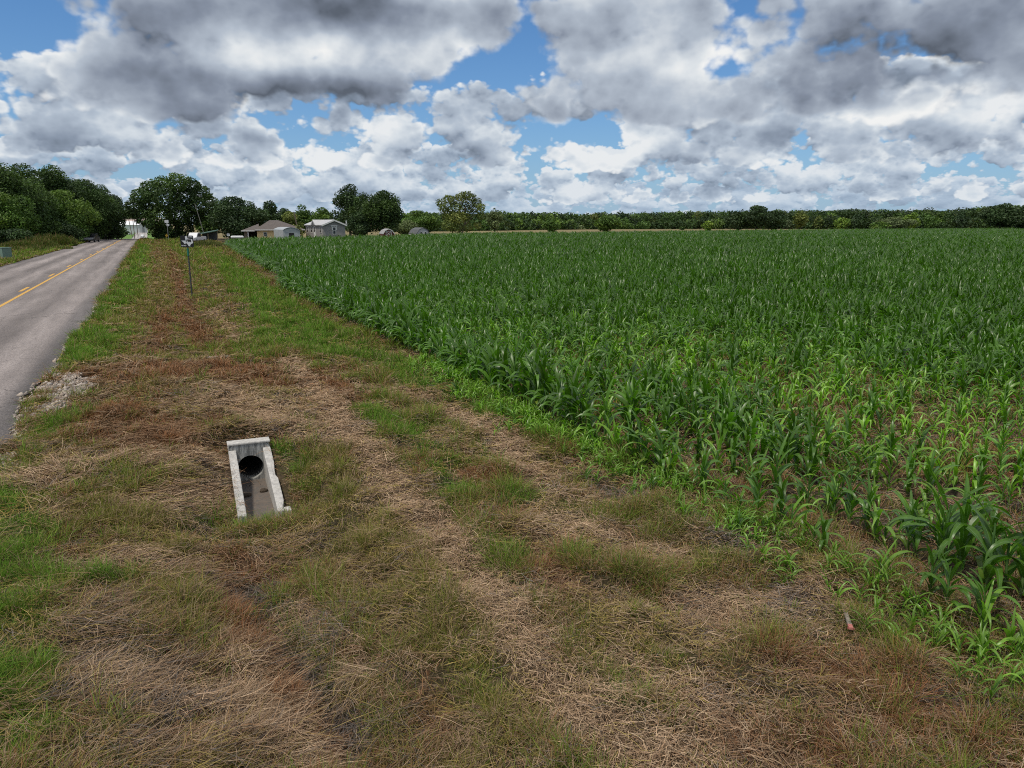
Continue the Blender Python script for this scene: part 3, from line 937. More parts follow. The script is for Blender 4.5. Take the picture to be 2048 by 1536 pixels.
def tube(P, rad, k, col):
    P = np.asarray(P, float); n = len(P)
    d = np.gradient(P, axis=0); d /= np.linalg.norm(d, axis=1)[:, None] + 1e-9
    ref = np.where(np.abs(d[:, 2:3]) > 0.9, np.array([[1.0, 0, 0]]), np.array([[0, 0, 1.0]]))
    a = np.cross(d, ref); a /= np.linalg.norm(a, axis=1)[:, None] + 1e-9
    b = np.cross(d, a)
    th = np.arange(k) / k * 2 * np.pi
    V = P[:, None] + (a[:, None] * np.cos(th)[None, :, None] + b[:, None] * np.sin(th)[None, :, None]) * np.asarray(rad)[:, None, None]
    i = np.arange(n * k).reshape(n, k)
    j = np.roll(i, -1, 1)
    F = np.stack([i[:-1], j[:-1], j[1:], i[1:]], -1).reshape(-1, 4)
    C = np.repeat(np.asarray(col, float).reshape(-1, 1, 3) if np.ndim(col) > 1 else np.full((n, 1, 3), col), k, 1) if np.ndim(col) > 1 else np.full((n * k, 3), col)
    return V.reshape(-1, 3), F, C.reshape(-1, 3)

DARK = np.array((0.046, 0.114, 0.012)); MID = np.array((0.100, 0.205, 0.020)); PALE = np.array((0.150, 0.265, 0.028)); YEL = np.array((0.19, 0.235, 0.035)); RIB = np.array((0.13, 0.22, 0.085))

def corn_plant(seed, kind, segs=8, across=5, stalk=True):
    """a plant one metre tall; kind 'tall' (many dark leaves) or 'young' (few pale leaves)"""
    r = np.random.default_rng(seed)
    lb, sb = Bag(), Bag()
    tall = kind == 'tall'
    nl = int(r.integers(9, 12)) if tall else int(r.integers(6, 8))
    top = 0.62 if tall else 0.42
    plane = r.uniform(0, np.pi)
    for i in range(nl):
        f = i / (nl - 1)
        zb = 0.06 + (top - 0.06) * f ** 1.05
        head = plane + np.pi * (i % 2) + r.normal(0, 0.35)
        if f > 0.72:      # whorl: upright young leaves
            L = r.uniform(0.40, 0.58) * (1 - 0.45 * (f - 0.72)); pitch = r.uniform(1.15, 1.45); droop = r.uniform(0.3, 1.7)
        else:
            L = (0.36 + 0.34 * math.sin(math.pi * (0.18 + 0.75 * f))) * r.uniform(0.8, 1.1); pitch = r.uniform(1.05, 1.38); droop = r.uniform(1.9, 3.3)
            if not tall: L *= 1.12
        W = (0.078 if tall else 0.064) * r.uniform(0.85, 1.15) * (0.75 + 0.45 * math.sin(math.pi * min(f + 0.15, 1)))
        if tall: c = DARK * (1 - f) * 0.6 + MID * 0.4 + DARK * f * 0.4
        else: c = PALE * 0.6 + MID * 0.4
        c = c * r.uniform(0.8, 1.2)
        c1 = c.copy()
        if f < 0.2:
            c1 = YEL * r.uniform(0.6, 1.0) if r.random() < 0.6 else c1
            L *= 0.7
        base = np.array([math.cos(head) * 0.012, math.sin(head) * 0.012, zb])
        lb.add(*leaf(base, head, pitch, L, W, droop, segs, across, c, c1, RIB * (1.0 if tall else 1.15), r, r.normal(0, 0.35)))
    if stalk:
        z = np.linspace(0, top + 0.08, 5)
        P = np.stack([0.01 * np.sin(z * 5 + r.uniform(0, 6)), 0.01 * np.cos(z * 4 + r.uniform(0, 6)), z], 1)
        sb.add(*tube(P, np.array([0.017, 0.016, 0.014, 0.012, 0.008]), 6, np.array([(0.10, 0.12, 0.05), (0.09, 0.14, 0.04), (0.07, 0.14, 0.035), (0.06, 0.13, 0.03), (0.06, 0.13, 0.03)])))
    return lb, sb

# strokes over the field: vigour (tall dark) and weakness (short pale)
CORN_STROKES = [(w, s, np.array([spot(*p, z=0.55) for p in pts])) for w, s, pts in [
    (1.1, 0.35, [(470, 500), (620, 570), (760, 650)]),
    (0.8, 0.30, [(760, 640), (860, 690), (1000, 770)]),
    (0.6, 0.28, [(1020, 745), (1150, 810), (1300, 870), (1450, 920)]),
    (0.5, 0.22, [(1480, 940), (1560, 980)]),
    (3.0, 0.25, [(1500, 570), (2048, 600)]),
    (1.2, 0.25, [(1850, 640), (2048, 700)]),
    (0.45, 1.0, [(1970, 1065), (2080, 1090)]),
    (0.25, 0.55, [(1820, 1050), (1870, 1060)]),
    (2.5, -0.04, [(1250, 620), (1400, 660), (1700, 720), (2048, 790)]),
    (1.3, -0.06, [(1560, 760), (1800, 760), (2048, 850)]),
    (1.2, -0.12, [(1000, 650), (1180, 720)]),
    (0.7, -0.05, [(1700, 900), (2048, 960)]),
    (0.5, -0.08, [(1350, 990), (1600, 1080), (1800, 1180)]),
    (0.30, -0.45, [(960, 830), (1150, 890), (1300, 960)]),
]]
def vigour(x, y):
    x = np.asarray(x, float); y = np.asarray(y, float)
    d = np.hypot(x, y)
    v = 0.46 + 0.26 * sm(d, 14, 50) + (fbm(x * 0.16, y * 0.10, 611, 3) - 0.5) * 0.5 * (1 - 0.5 * sm(d, 60, 120)) + (fbm(x * 0.9, y * 0.5, 631, 2) - 0.5) * 0.35
    # the headland rows nearest the camera are stunted
    v = v - 0.14 * (1 - sm(y, 5, 10)) - 0.22 * (1 - sm(x, CORN_X, CORN_X + 0.4)) * (1 - sm(y, 12, 40)) - 0.18 * (1 - sm(x - field_edge(y), 0, 1.0)) * sm(y, 24, 40)
    for w, s, P in CORN_STROKES:
        v = v + s * np.exp(-(seg_dist(x, y, P) / w) ** 2)
    return np.clip(v, 0, 1)

ROW = 0.76
def field_edge(y): return np.interp(y, [0, 24, 48, 125], [CORN_X - 2.5, CORN_X - 2.5, 7.1, 10.2])
def rows(x0, x1, y0, y1, step):
    """planted positions between two lines, row by row"""
    out = []
    for xr in np.arange(CORN_X + 0.12 + ROW * math.ceil((x0 - CORN_X) / ROW), x1, ROW):
        n = int((y1 - y0) / step)
        y = y0 + (np.arange(n) + rng.random()) * step + rng.normal(0, 0.05, n)
        out.append(np.stack([xr + rng.normal(0, 0.045, n), y], 1))
    return np.concatenate(out)

def build_corn():
    P = rows(CORN_X, 60, -2, 62, 0.155)
    # volunteers straggling out of the first row into the verge
    n = 760
    yv = rng.uniform(1.0, 17, n)
    P = np.concatenate([P, np.stack([CORN_X + 0.05 - np.abs(rng.normal(0, 0.38, n)), yv], 1)])
    stray = np.arange(len(P)) >= len(P) - n
    d = np.hypot(P[:, 0], P[:, 1])
    k = (d < 60) & in_view(P[:, 0], P[:, 1], 0.6, 130, 1900) & (P[:, 0] > field_edge(P[:, 1]))
    P, stray = P[k], stray[k]
    d = np.hypot(P[:, 0], P[:, 1])
    v = vigour(P[:, 0], P[:, 1])
    v = np.where(stray, rng.uniform(0.0, 0.25, len(P)), v)
    # the first rows are ragged: pale small plants among the dark ones
    rag = (P[:, 0] < CORN_X + 1.0) & (P[:, 1] < 13) & (rng.random(len(P)) < 0.45) & (v < 0.75)
    v = np.where(rag, v * 0.45, v)
    keep = rng.random(len(P)) < (0.80 + 0.4 * v) * (0.80 + 0.20 * sm(P[:, 1], 4.5, 8.5))
    P, d, v, stray = P[keep], d[keep], v[keep], stray[keep]
    h = np.where(stray, 0.6, 1.0) * (0.86 + 0.14 * sm(P[:, 1], 6, 12)) * (0.56 + 0.62 * v + 0.22 * sm(d, 25, 60)) * rng.uniform(0.82, 1.16, len(P))
    order = np.argsort(d)
    # -- the nearest plants, each a thing of its own
    inside = in_view(P[:, 0], P[:, 1], 0.3, 0, 1520)
    near = [i for i in order if inside[i]][:300]
    nearset = np.zeros(len(P), bool); nearset[near] = True
    protos = {}
    for kind in ('tall', 'young'):
        for s in range(7):
            lb, sb = corn_plant(900 + s + (50 if kind == 'young' else 0), kind, 9, 5)
            lm = mesh_np('leaves', np.concatenate(lb.V), np.concatenate(lb.F), CORN_M, np.concatenate(lb.C), True)
            sk = mesh_np('stalk', np.concatenate(sb.V), np.concatenate(sb.F), STALK_M, np.concatenate(sb.C), True)
            protos[kind, s] = (lm, sk)
    for i in near:
        kind = 'tall' if v[i] > 0.40 + rng.normal(0, 0.12) else 'young'
        lm, sk = protos[kind, int(rng.integers(7))]
        x, y = float(P[i, 0]), float(P[i, 1])
        o = empty('corn_plant', (x, y, float(ground_z(x, y)) - 0.01), float(rng.uniform(0, 6.28)))
        s = float(h[i]); o.scale = (s * rng.uniform(0.95, 1.1), s * rng.uniform(0.95, 1.1), s)
        edge = x < CORN_X + 0.35
        if kind == 'tall' and s > 0.98: lab = ('tall dark green corn plant with broad arching leaves near the field edge', 'tall dark corn plants near the edge')
        elif kind == 'tall' and edge: lab = ('dark green corn plant in the outermost row beside the mown verge', 'dark corn plants of the outermost row')
        elif kind == 'tall': lab = ('middling dark green corn plant standing behind the outermost row', 'dark corn plants behind the outermost row')
        elif edge: lab = ('stunted yellow green corn plant in the outermost row beside the verge', 'stunted corn plants of the outermost row')
        else: lab = ('short pale green corn plant inside the field among dead weeds', 'short pale corn plants inside the field')
        tag(o, lab[0], 'corn plant', lab[1])
        link('leaves', lm, o); link('stalk', sk, o)
    # -- the rest of the field as one mass, coarser with distance
    bag = Bag()
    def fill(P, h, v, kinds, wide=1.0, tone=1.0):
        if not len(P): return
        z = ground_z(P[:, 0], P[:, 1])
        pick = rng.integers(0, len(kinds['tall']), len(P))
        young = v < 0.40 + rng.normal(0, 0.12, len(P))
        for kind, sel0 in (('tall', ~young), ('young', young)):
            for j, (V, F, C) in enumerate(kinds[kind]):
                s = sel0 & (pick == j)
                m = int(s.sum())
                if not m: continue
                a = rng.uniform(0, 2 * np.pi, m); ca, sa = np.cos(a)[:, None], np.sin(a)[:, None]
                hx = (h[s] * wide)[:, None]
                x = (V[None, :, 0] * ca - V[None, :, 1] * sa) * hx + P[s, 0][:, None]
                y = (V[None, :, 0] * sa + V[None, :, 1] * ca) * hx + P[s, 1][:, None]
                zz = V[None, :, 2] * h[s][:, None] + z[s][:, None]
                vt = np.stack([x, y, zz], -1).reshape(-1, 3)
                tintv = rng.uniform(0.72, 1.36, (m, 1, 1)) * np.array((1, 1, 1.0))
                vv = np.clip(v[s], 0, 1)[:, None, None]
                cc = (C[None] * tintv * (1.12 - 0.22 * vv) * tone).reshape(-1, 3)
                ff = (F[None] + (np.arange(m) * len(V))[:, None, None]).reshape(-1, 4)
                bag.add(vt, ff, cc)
    def kinds(n, segs, across, stalk):
        out = {}
        for kind in ('tall', 'young'):
            L = []
            for s in range(n):
                lb, sb = corn_plant(300 + s * 7 + (3 if kind == 'young' else 0), kind, segs, across, stalk)
                if stalk:
                    lb.add(np.concatenate(sb.V), np.concatenate(sb.F), np.concatenate(sb.C))
                L.append((np.concatenate(lb.V), np.concatenate(lb.F), np.concatenate(lb.C)))
            out[kind] = L
        return out
    h = np.where(stray, np.minimum(h, 0.5), h)
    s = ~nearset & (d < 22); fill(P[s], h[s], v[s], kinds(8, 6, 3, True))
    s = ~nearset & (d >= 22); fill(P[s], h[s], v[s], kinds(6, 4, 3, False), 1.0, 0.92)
    # beyond 60 m: every plant is wider and stands for two or three
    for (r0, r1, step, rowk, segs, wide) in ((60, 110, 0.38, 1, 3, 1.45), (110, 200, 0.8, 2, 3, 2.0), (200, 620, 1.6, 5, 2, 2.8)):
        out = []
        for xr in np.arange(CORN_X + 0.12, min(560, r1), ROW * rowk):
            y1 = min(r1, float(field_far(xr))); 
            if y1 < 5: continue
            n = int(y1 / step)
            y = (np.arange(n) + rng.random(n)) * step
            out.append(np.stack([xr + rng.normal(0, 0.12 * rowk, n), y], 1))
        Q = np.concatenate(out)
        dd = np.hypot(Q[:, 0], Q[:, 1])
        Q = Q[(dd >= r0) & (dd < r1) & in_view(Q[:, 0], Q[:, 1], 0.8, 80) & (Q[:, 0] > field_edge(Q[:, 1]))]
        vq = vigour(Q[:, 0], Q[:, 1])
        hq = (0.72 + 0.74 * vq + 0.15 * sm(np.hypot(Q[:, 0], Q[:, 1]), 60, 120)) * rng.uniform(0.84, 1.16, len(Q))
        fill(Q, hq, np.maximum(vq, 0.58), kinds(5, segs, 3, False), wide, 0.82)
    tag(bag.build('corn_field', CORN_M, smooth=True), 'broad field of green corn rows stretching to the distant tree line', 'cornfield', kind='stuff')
    print('corn verts', bag.n)
build_corn()
# ---------------------------------------------------------------- trees, bushes, woods
LEAF_M = tint_mat('tree_leaf', 0.6, 0.15, 0.25, vary=0.0)
BARK_M = tint_mat('bark', 0.9, 0.0, 0.1, vary=0.25, bscale=3.0, bump=0.4)

def leaf_cloud(bag, centers, radii, n_per, size, cols, r, squash=1.0, shell=0.55):
    """leaf sprays through the volume of each lobe, denser towards its skin"""
    for c, rad, tone in zip(centers, radii, cols):
        n = int(n_per * (np.prod(rad) ** (2 / 3)))
        if n < 4: n = 4
        u = r.normal(size=(n, 3)); u /= np.linalg.norm(u, axis=1)[:, None]
        q = shell + (1.08 - shell) * r.random(n) ** 0.7
        # uneven outline: noise on the radius
        q = q * (0.78 + 0.45 * fbm(u[:, 0] * 2.3 + c[0], u[:, 2] * 2.3 + u[:, 1] * 1.7 + c[1], 41, 3))
        p = c + u * q[:, None] * rad
        s = size * r.uniform(0.55, 1.35, n)
        a = r.normal(size=(n, 3)); a[:, 2] *= 0.5; a /= np.linalg.norm(a, axis=1)[:, None]
        nn = u * 0.6 + r.normal(size=(n, 3)) * 0.7
        b = np.cross(nn, a); b /= np.linalg.norm(b, axis=1)[:, None] + 1e-9
        a = np.cross(b, nn); a /= np.linalg.norm(a, axis=1)[:, None] + 1e-9
        V = np.stack([p - a * s[:, None], p - b * (s * 0.55)[:, None] + a * (s * r.uniform(-0.3, 0.3, n))[:, None], p + a * s[:, None], p + b * (s * 0.55)[:, None] + nn * (s * 0.12)[:, None]], 1)
        C = np.repeat(tone[None] * r.uniform(0.65, 1.4, (n, 1)), 4, 0)
        bag.add(V.reshape(-1, 3), np.arange(n * 4).reshape(n, 4), C)

TONES = {
    'dark':  [(0.020, 0.040, 0.014), (0.028, 0.052, 0.016), (0.016, 0.032, 0.012)],
    'deep':  [(0.018, 0.034, 0.016), (0.022, 0.042, 0.020), (0.014, 0.028, 0.014)],
    'green': [(0.036, 0.072, 0.018), (0.050, 0.088, 0.020), (0.028, 0.056, 0.015)],
    'light': [(0.075, 0.125, 0.028), (0.095, 0.145, 0.032), (0.055, 0.100, 0.024)],
    'olive': [(0.058, 0.078, 0.026), (0.075, 0.092, 0.034), (0.042, 0.060, 0.020)],
    'grey':  [(0.050, 0.072, 0.040), (0.062, 0.085, 0.048), (0.040, 0.058, 0.034)],
}

def tree(name, label, cat, px, dist, top, width, tone='dark', bottom=0.0, group=None, dens=1.0, size=None,
         lobes=None, skirt=0.55, trunks=1, bare=False, gaps=0.0, seed=None, base_z=None, nl=None):
    """px = photo column it stands in, dist = metres away, top = photo row of its crown, width in photo pixels.
    lobes: optional list of (dx, dz, r) in metres for a crown of that outline"""
    r = np.random.default_rng(seed if seed is not None else int(px * 13 + top * 7))
    x, y = far(px, dist)
    gz = float(ground_z(x, y)) if base_z is None else base_z
    m = dist / FPX
    zt = CAM_H + (448 - top) * m - gz            # height of the crown above its base
    hw = width * m / 2
    root = empty(name, (x, y, gz), -math.atan2(x, y))
    tag(root, label, cat, group)
    size = size or max(0.17, dist * 0.00125)
    tn = [np.array(t) * np.array((2.1, 1.95, 1.4)) for t in TONES[tone]]
    C, Rd = [], []
    z0 = bottom * zt
    if lobes:
        for dx, dz, rr in lobes:
            C.append(np.array((dx * 0.9, r.uniform(-0.35, 0.35) * hw, dz * 0.97))); Rd.append(np.array((rr * 1.02, rr * 1.02, rr * 0.85)))
    else:
        ch = (zt - z0) / 2; cz = z0 + ch
        k = nl or int(14 + 8 * min(2, hw * ch / 12))
        for i in range(k):
            u = r.normal(size=3); u /= np.linalg.norm(u)
            q = r.uniform(0.45, 0.80)
            f = 0.24 * r.uniform(0.75, 1.4)
            c = np.array((u[0] * q * hw, u[1] * q * hw * 0.9, cz + u[2] * q * ch))
            if u[2] < 0: c[0] *= (skirt + (1 - skirt) * (1 + u[2])) / 1.0
            C.append(c); Rd.append(np.array((hw * f * 1.45, hw * f * 1.45, min(ch, hw) * f * 1.25)))
        # touch the measured top and sides
        C.append(np.array((r.uniform(-0.2, 0.2) * hw, 0, zt - 0.2 * ch))); Rd.append(np.array((hw * 0.34, hw * 0.34, ch * 0.2)))
        for sx in (-1, 1):
            C.append(np.array((sx * hw * 0.76, 0, cz + r.uniform(-0.3, 0.2) * ch))); Rd.append(np.array((hw * 0.24, hw * 0.3, ch * 0.28)))
        C.append(np.array((0, 0, cz))); Rd.append(np.array((hw * 0.62, hw * 0.6, ch * 0.62)))
    if gaps:
        kp = [i for i in range(len(C)) if r.random() > gaps]; C = [C[i] for i in kp]; Rd = [Rd[i] for i in kp]
    cols = [tn[r.integers(len(tn))] * r.uniform(0.8, 1.25) for _ in C]
    cb = Bag()
    n_per = 9.5 / (size * size) * 0.21 * dens
    leaf_cloud(cb, C, Rd, n_per * 4, size, cols, r)
    cb.build('crown', LEAF_M, root)
    tb = Bag()
    tops = sorted(C, key=lambda c: -c[2])
    tc = np.array((0.24, 0.20, 0.165)) if bare else np.array((0.085, 0.07, 0.055))
    r0 = max(0.10, zt * 0.022)
    fork = max(zt * 0.22, z0 * 0.8)
    for t in range(trunks):
        off = 0 if trunks == 1 else (t - (trunks - 1) / 2) * 0.9
        lean = off * 0.8 + r.uniform(-0.3, 0.3)
        P = np.array([(off * 0.5, 0, -0.3), (off * 0.6 + lean * 0.3, 0, fork * 0.5), (off * 0.8 + lean * 0.8, 0.1, fork), (off + lean * 1.4, 0.1, zt * 0.62)])
        tb.add(*tube(P, r0 * np.array([1.35, 1.0, 0.8, 0.35]), 7, tc))
        for c in tops[:9]:
            if trunks > 1 and (c[0] > 0) != (off > 0): continue
            q = P[2] * 0.75 + P[3] * 0.25 * r.random()
            mid = (q + c) / 2 + np.array((0, 0, -0.08 * zt * r.random()))
            tb.add(*tube(np.array([P[2], mid, c]), r0 * np.array([0.5, 0.3, 0.1]), 5, tc))
    tb.build('trunk', BARK_M, root)
    return root

# -- the wood left of the road (front to back), then the trees beyond the road crest and behind the houses
LW = 'trees of the dark wood left of the road'
tree('oak_tree', 'tallest dark oak at the picture edge of the left wood', 'tree', -15, 150, 342, 130, 'dark', group=LW)
tree('oak_tree', 'dark oak second from the edge of the left wood, rounded crown', 'tree', 48, 158, 352, 104, 'dark', group=LW)
tree('oak_tree', 'dark oak with open knobbly crown rising mid wood left of the road', 'tree', 108, 176, 353, 92, 'dark', group=LW, gaps=0.15, nl=15)
tree('oak_tree', 'low dark oak filling the dip between two taller oaks in the left wood', 'tree', 72, 170, 378, 80, 'deep', group=LW)
tree('oak_tree', 'broad dull green oak in front of the wood, mid way left of road', 'tree', 130, 164, 392, 110, 'green', group=LW, seed=5)
tree('mesquite_tree', 'feathery dark tree sloping down at the road end of the left wood', 'tree', 178, 184, 374, 100, 'dark', group=LW, size=0.15)
tree('mesquite_tree', 'feathery last tall tree of the left wood before the road gap', 'tree', 208, 194, 382, 74, 'deep', group=LW, size=0.15, gaps=0.1)
tree('oak_tree', 'short dark tree low behind the tall weeds left of the road', 'tree', 60, 152, 410, 90, 'dark', group=LW)
tree('oak_tree', 'short bright edged tree at the picture edge left of the road', 'tree', 12, 142, 398, 84, 'green', group=LW)
tree('oak_tree', 'short dark tree behind the parked car', 'tree', 178, 186, 418, 84, 'deep', group=LW)
tree('oak_tree', 'short bushy tree just left of the gap where the road runs through', 'tree', 220, 205, 424, 50, 'dark', group=LW)
tree('shrub', 'low dark shrub at the left kerb of the road gap', 'shrub', 240, 222, 452, 30, 'dark', group=LW)
tree('shrub', 'dark shrub under the oaks beside the green cabinet', 'shrub', 18, 132, 455, 66, 'deep', group=LW)
tree('shrub', 'dark undergrowth bush beyond the tall yellow green weeds', 'shrub', 120, 158, 440, 70, 'deep', group=LW)
tree('shrub', 'dark undergrowth bush beside the parked car', 'shrub', 205, 196, 448, 60, 'deep', group=LW)
tree('oak_tree', 'large spreading oak alone on the right of the road crest', 'tree', 350, 184, 360, 172, 'dark', size=0.25, dens=1.7, trunks=1, lobes=[
    (-8.6, 7.2, 2.0), (-9.4, 6.0, 1.6), (-7.0, 9.4, 2.2), (-4.6, 11.2, 2.3), (-1.8, 12.2, 2.3), (1.4, 12.6, 2.3), (4.2, 12.0, 2.2), (6.6, 10.6, 2.1), (8.4, 9.0, 1.7), (9.5, 7.6, 1.3),
    (-5.0, 7.8, 2.6), (-1.5, 9.0, 3.0), (2.5, 9.0, 3.0), (5.4, 7.6, 2.4), (-6.6, 5.0, 2.2), (-3.0, 5.4, 2.8), (1.0, 5.6, 2.8), (4.2, 5.0, 2.2), (-3.6, 2.8, 2.0), (-1.0, 2.8, 2.4), (2.2, 2.6, 2.0), (7.4, 5.6, 1.6), (-5.6, 3.6, 1.3), (0.0, 0.9, 1.4), (-2.8, 1.0, 1.4)])
tree('shrub', 'bushes around the foot of the large roadside oak', 'shrub', 316, 196, 448, 36, 'dark')
tree('oak_tree', 'smaller green tree tucked behind the large roadside oak', 'tree', 420, 215, 416, 56, 'green')
tree('oak_tree', 'wide dark oak behind the carport, left of the yellow house', 'tree', 478, 178, 399, 104, 'deep')
tree('oak_tree', 'dark oak with two humps right behind the yellow house', 'tree', 545, 186, 405, 52, 'deep')
tree('oak_tree', 'low dark tree filling in behind the yellow house roof', 'tree', 566, 196, 418, 44, 'deep')
tree('pecan_tree', 'lighter green airy tree between the two houses', 'tree', 603, 190, 412, 46, 'green', gaps=0.15)
tree('pecan_tree', 'yellow green low tree behind the leaning pole', 'tree', 582, 182, 424, 42, 'olive')
tree('pecan_tree', 'low green tree behind the grey home roof', 'tree', 646, 190, 417, 62, 'green')
tree('oak_tree', 'tall dark knobbly oak right behind the grey home', 'tree', 700, 182, 374, 76, 'deep', nl=26, gaps=0.08)
tree('oak_tree', 'mid green oak wedged between the two tall oaks by the grey home', 'tree', 728, 176, 388, 56, 'dark')
tree('oak_tree', 'tall rounded dark oak standing right of the grey home', 'tree', 764, 168, 385, 84, 'dark')
tree('oak_tree', 'short dark oak in front of the tall ones beside the dish', 'tree', 716, 166, 425, 50, 'deep')
tree('elm_tree', 'pale airy tree with two bare trunks alone beyond the field', 'tree', 922, 226, 385, 106, 'olive', trunks=2, bare=True, size=0.27, dens=1.3, lobes=[
    (-6.6, 9.8, 1.4), (-5.6, 8.0, 1.6), (-4.2, 10.8, 1.5), (-2.4, 10.6, 1.6), (0.2, 11.6, 1.6), (2.0, 12.0, 1.5), (3.8, 11.4, 1.5), (5.4, 10.0, 1.5), (6.6, 8.4, 1.4), (4.4, 8.2, 1.7), (1.2, 9.2, 1.8), (-1.8, 8.0, 2.0),
    (-3.8, 5.8, 2.2), (-1.0, 5.2, 2.2), (1.6, 6.0, 1.8), (-4.2, 3.2, 2.0), (-1.4, 2.6, 2.0), (6.4, 6.0, 1.4), (2.0, 2.6, 1.6), (5.6, 3.0, 1.2)])
tree('pecan_tree', 'bright green bushy tree behind the grey shed beyond the field', 'tree', 842, 262, 422, 74, 'green')
tree('pecan_tree', 'low blue green bush left of the grey shed', 'shrub', 812, 240, 440, 50, 'grey')
tree('pecan_tree', 'bare topped grey tree behind the airy two trunked one', 'tree', 990, 330, 418, 34, 'grey', dens=0.6)
tree('shrub', 'dark rounded bush standing on the pale meadow strip', 'shrub', 1104, 330, 438, 36, 'green')
tree('shrub', 'broad green bush of two domes on the pale meadow strip', 'shrub', 1216, 340, 432, 52, 'green')
tree('shrub', 'small yellow green pointed bush on the pale meadow strip', 'shrub', 1416, 400, 442, 26, 'light')
tree('shrub', 'tiny dark bush on the pale meadow between two larger ones', 'shrub', 1364, 420, 452, 12, 'dark')
tree('oak_tree', 'dark oak with two high knobs standing out of the far wood', 'tree', 1512, 420, 414, 58, 'deep', nl=22, gaps=0.05)
tree('oak_tree', 'wide dark oak beside the one with two high knobs', 'tree', 1478, 425, 424, 50, 'deep')
tree('oak_tree', 'dark oak right of the one with two high knobs', 'tree', 1548, 430, 424, 44, 'deep')
tree('pecan_tree', 'olive green rounded tree in front of the far wood', 'tree', 1600, 430, 424, 28, 'olive')
tree('pecan_tree', 'light yellow green small tree in front of the far wood', 'tree', 1686, 440, 437, 26, 'light')
tree('pecan_tree', 'light green round crown showing against the dark far wood', 'tree', 1824, 470, 428, 26, 'light')
tree('shrub', 'grey green wide bush before the far wood at the right', 'shrub', 1790, 450, 436, 60, 'grey')
tree('shrub', 'low bright bush before the wide grey green one', 'shrub', 1760, 440, 444, 34, 'green')
tree('oak_tree', 'tall dark oak rising from the far wood near the picture edge', 'tree', 2000, 470, 415, 60, 'deep', nl=24)
tree('oak_tree', 'dark oak at the right end of the far wood', 'tree', 2046, 480, 416, 40, 'deep')

def build_woods():
    r = np.random.default_rng(44)
    bag = Bag()
    px = np.arange(790, 2240, 5.5)
    for row in range(4):
        for p in px:
            p = p + r.uniform(-4, 4)
            d = np.interp(p, [780, 1000, 1200, 1500, 2100], [330, 400, 500, 560, 560]) + row * 14 + r.uniform(-8, 8)
            x, y = far(p, d)
            tp = np.interp(p, [780, 900, 1000, 1100, 1220, 1330, 1480, 1700, 1850, 1950, 2060, 2200], [428, 430, 428, 427, 428, 427, 425, 424, 426, 422, 420, 422]) + r.normal(0, 1.8) - 9.0 * (float(fbm(p * 0.02, row * 3.1, 88, 3)) - 0.62)
            h = CAM_H + (448 - tp) * d / FPX
            if row == 0: h *= r.uniform(0.35, 0.75)
            w = r.uniform(2.6, 4.6)
            tn = 'deep' if r.random() < 0.5 else ('dark' if r.random() < 0.6 else 'green')
            if r.random() < 0.12: tn = r.choice(['olive', 'grey', 'green'])
            if p < 1240 and r.random() < 0.5: tn = 'green' if r.random() < 0.75 else 'light'
            col = np.array(TONES[tn][r.integers(3)]) * np.array((1.7, 1.6, 1.25)) * r.uniform(0.7, 1.45)
            c = np.array((x, y, 0.0))
            leaf_cloud(bag, [c + (0, 0, h - w * 0.7), c + (0, 0, h * 0.45)], [np.array((w, w, w * 0.75)), np.array((w * 1.1, w * 1.1, h * 0.5))], 5.5 if row else 7, 0.72, [col, col * 0.95], r)
    o = bag.build('woods', LEAF_M)
    tag(o, 'long dark green wood closing the horizon beyond the cornfield', 'woods', kind='stuff')
build_woods()

def tall_weeds():
    """rank weeds left of the road with reddish seed heads"""
    bag = Bag(); r = np.random.default_rng(3)
    for (p, d, w, h, n) in ((62, 130, 3.0, 2.0, 2600), (98, 138, 3.4, 2.5, 3000), (36, 126, 2.6, 1.5, 1600), (70, 122, 4.2, 0.9, 1500)):
        cx, cy0 = far(p, d)
        a = r.uniform(0, 6.28, n); q = np.sqrt(r.random(n))
        x = cx + np.cos(a) * q * w; y = cy0 + np.sin(a) * q * w * 0.9
        L = h * (1 - 0.55 * q ** 2) * r.uniform(0.6, 1.1, n)
        lo = pal(n, [(0.07, 0.10, 0.025), (0.10, 0.125, 0.035), (0.06, 0.085, 0.025)], 0.2)
        hi = lo.copy(); s = r.random(n) < 0.25; hi[s] = pal(int(s.sum()), [(0.20, 0.12, 0.07), (0.24, 0.17, 0.09)], 0.2)
        bag.add(*blades(np.stack([x, y, ground_z(x, y)], 1), r.uniform(0, 6.28, n), r.normal(1.25, 0.2, n), L, np.full(n, 0.10), np.abs(r.normal(0.5, 0.3, n)), lo, hi, 3))
    o = bag.build('weeds', GRASS_M)
    tag(o, 'tall yellow green weeds with reddish seed heads below the left wood', 'weeds', kind='stuff')
    bag = Bag()
    for (p, d, w, h, n) in ((408, 120, 2.0, 1.35, 1400), (425, 124, 1.8, 1.0, 900), (393, 119, 1.3, 0.9, 600)):
        cx, cy0 = far(p, d)
        a = r.uniform(0, 6.28, n); q = np.sqrt(r.random(n))
        x = cx + np.cos(a) * q * w; y = cy0 + np.sin(a) * q * w * 0.9
        L = h * (1 - 0.5 * q ** 2) * r.uniform(0.6, 1.1, n)
        lo = pal(n, [(0.08, 0.105, 0.03), (0.11, 0.125, 0.04), (0.09, 0.08, 0.04)], 0.2)
        bag.add(*blades(np.stack([x, y, ground_z(x, y)], 1), r.uniform(0, 6.28, n), r.normal(1.2, 0.25, n), L, np.full(n, 0.09), np.abs(r.normal(0.6, 0.3, n)), lo, lo * 1.1, 3))
    tag(bag.build('weeds', GRASS_M), 'clump of rank weeds where the cornfield meets the roadside, below the carport', 'weeds', kind='stuff')
tall_weeds()
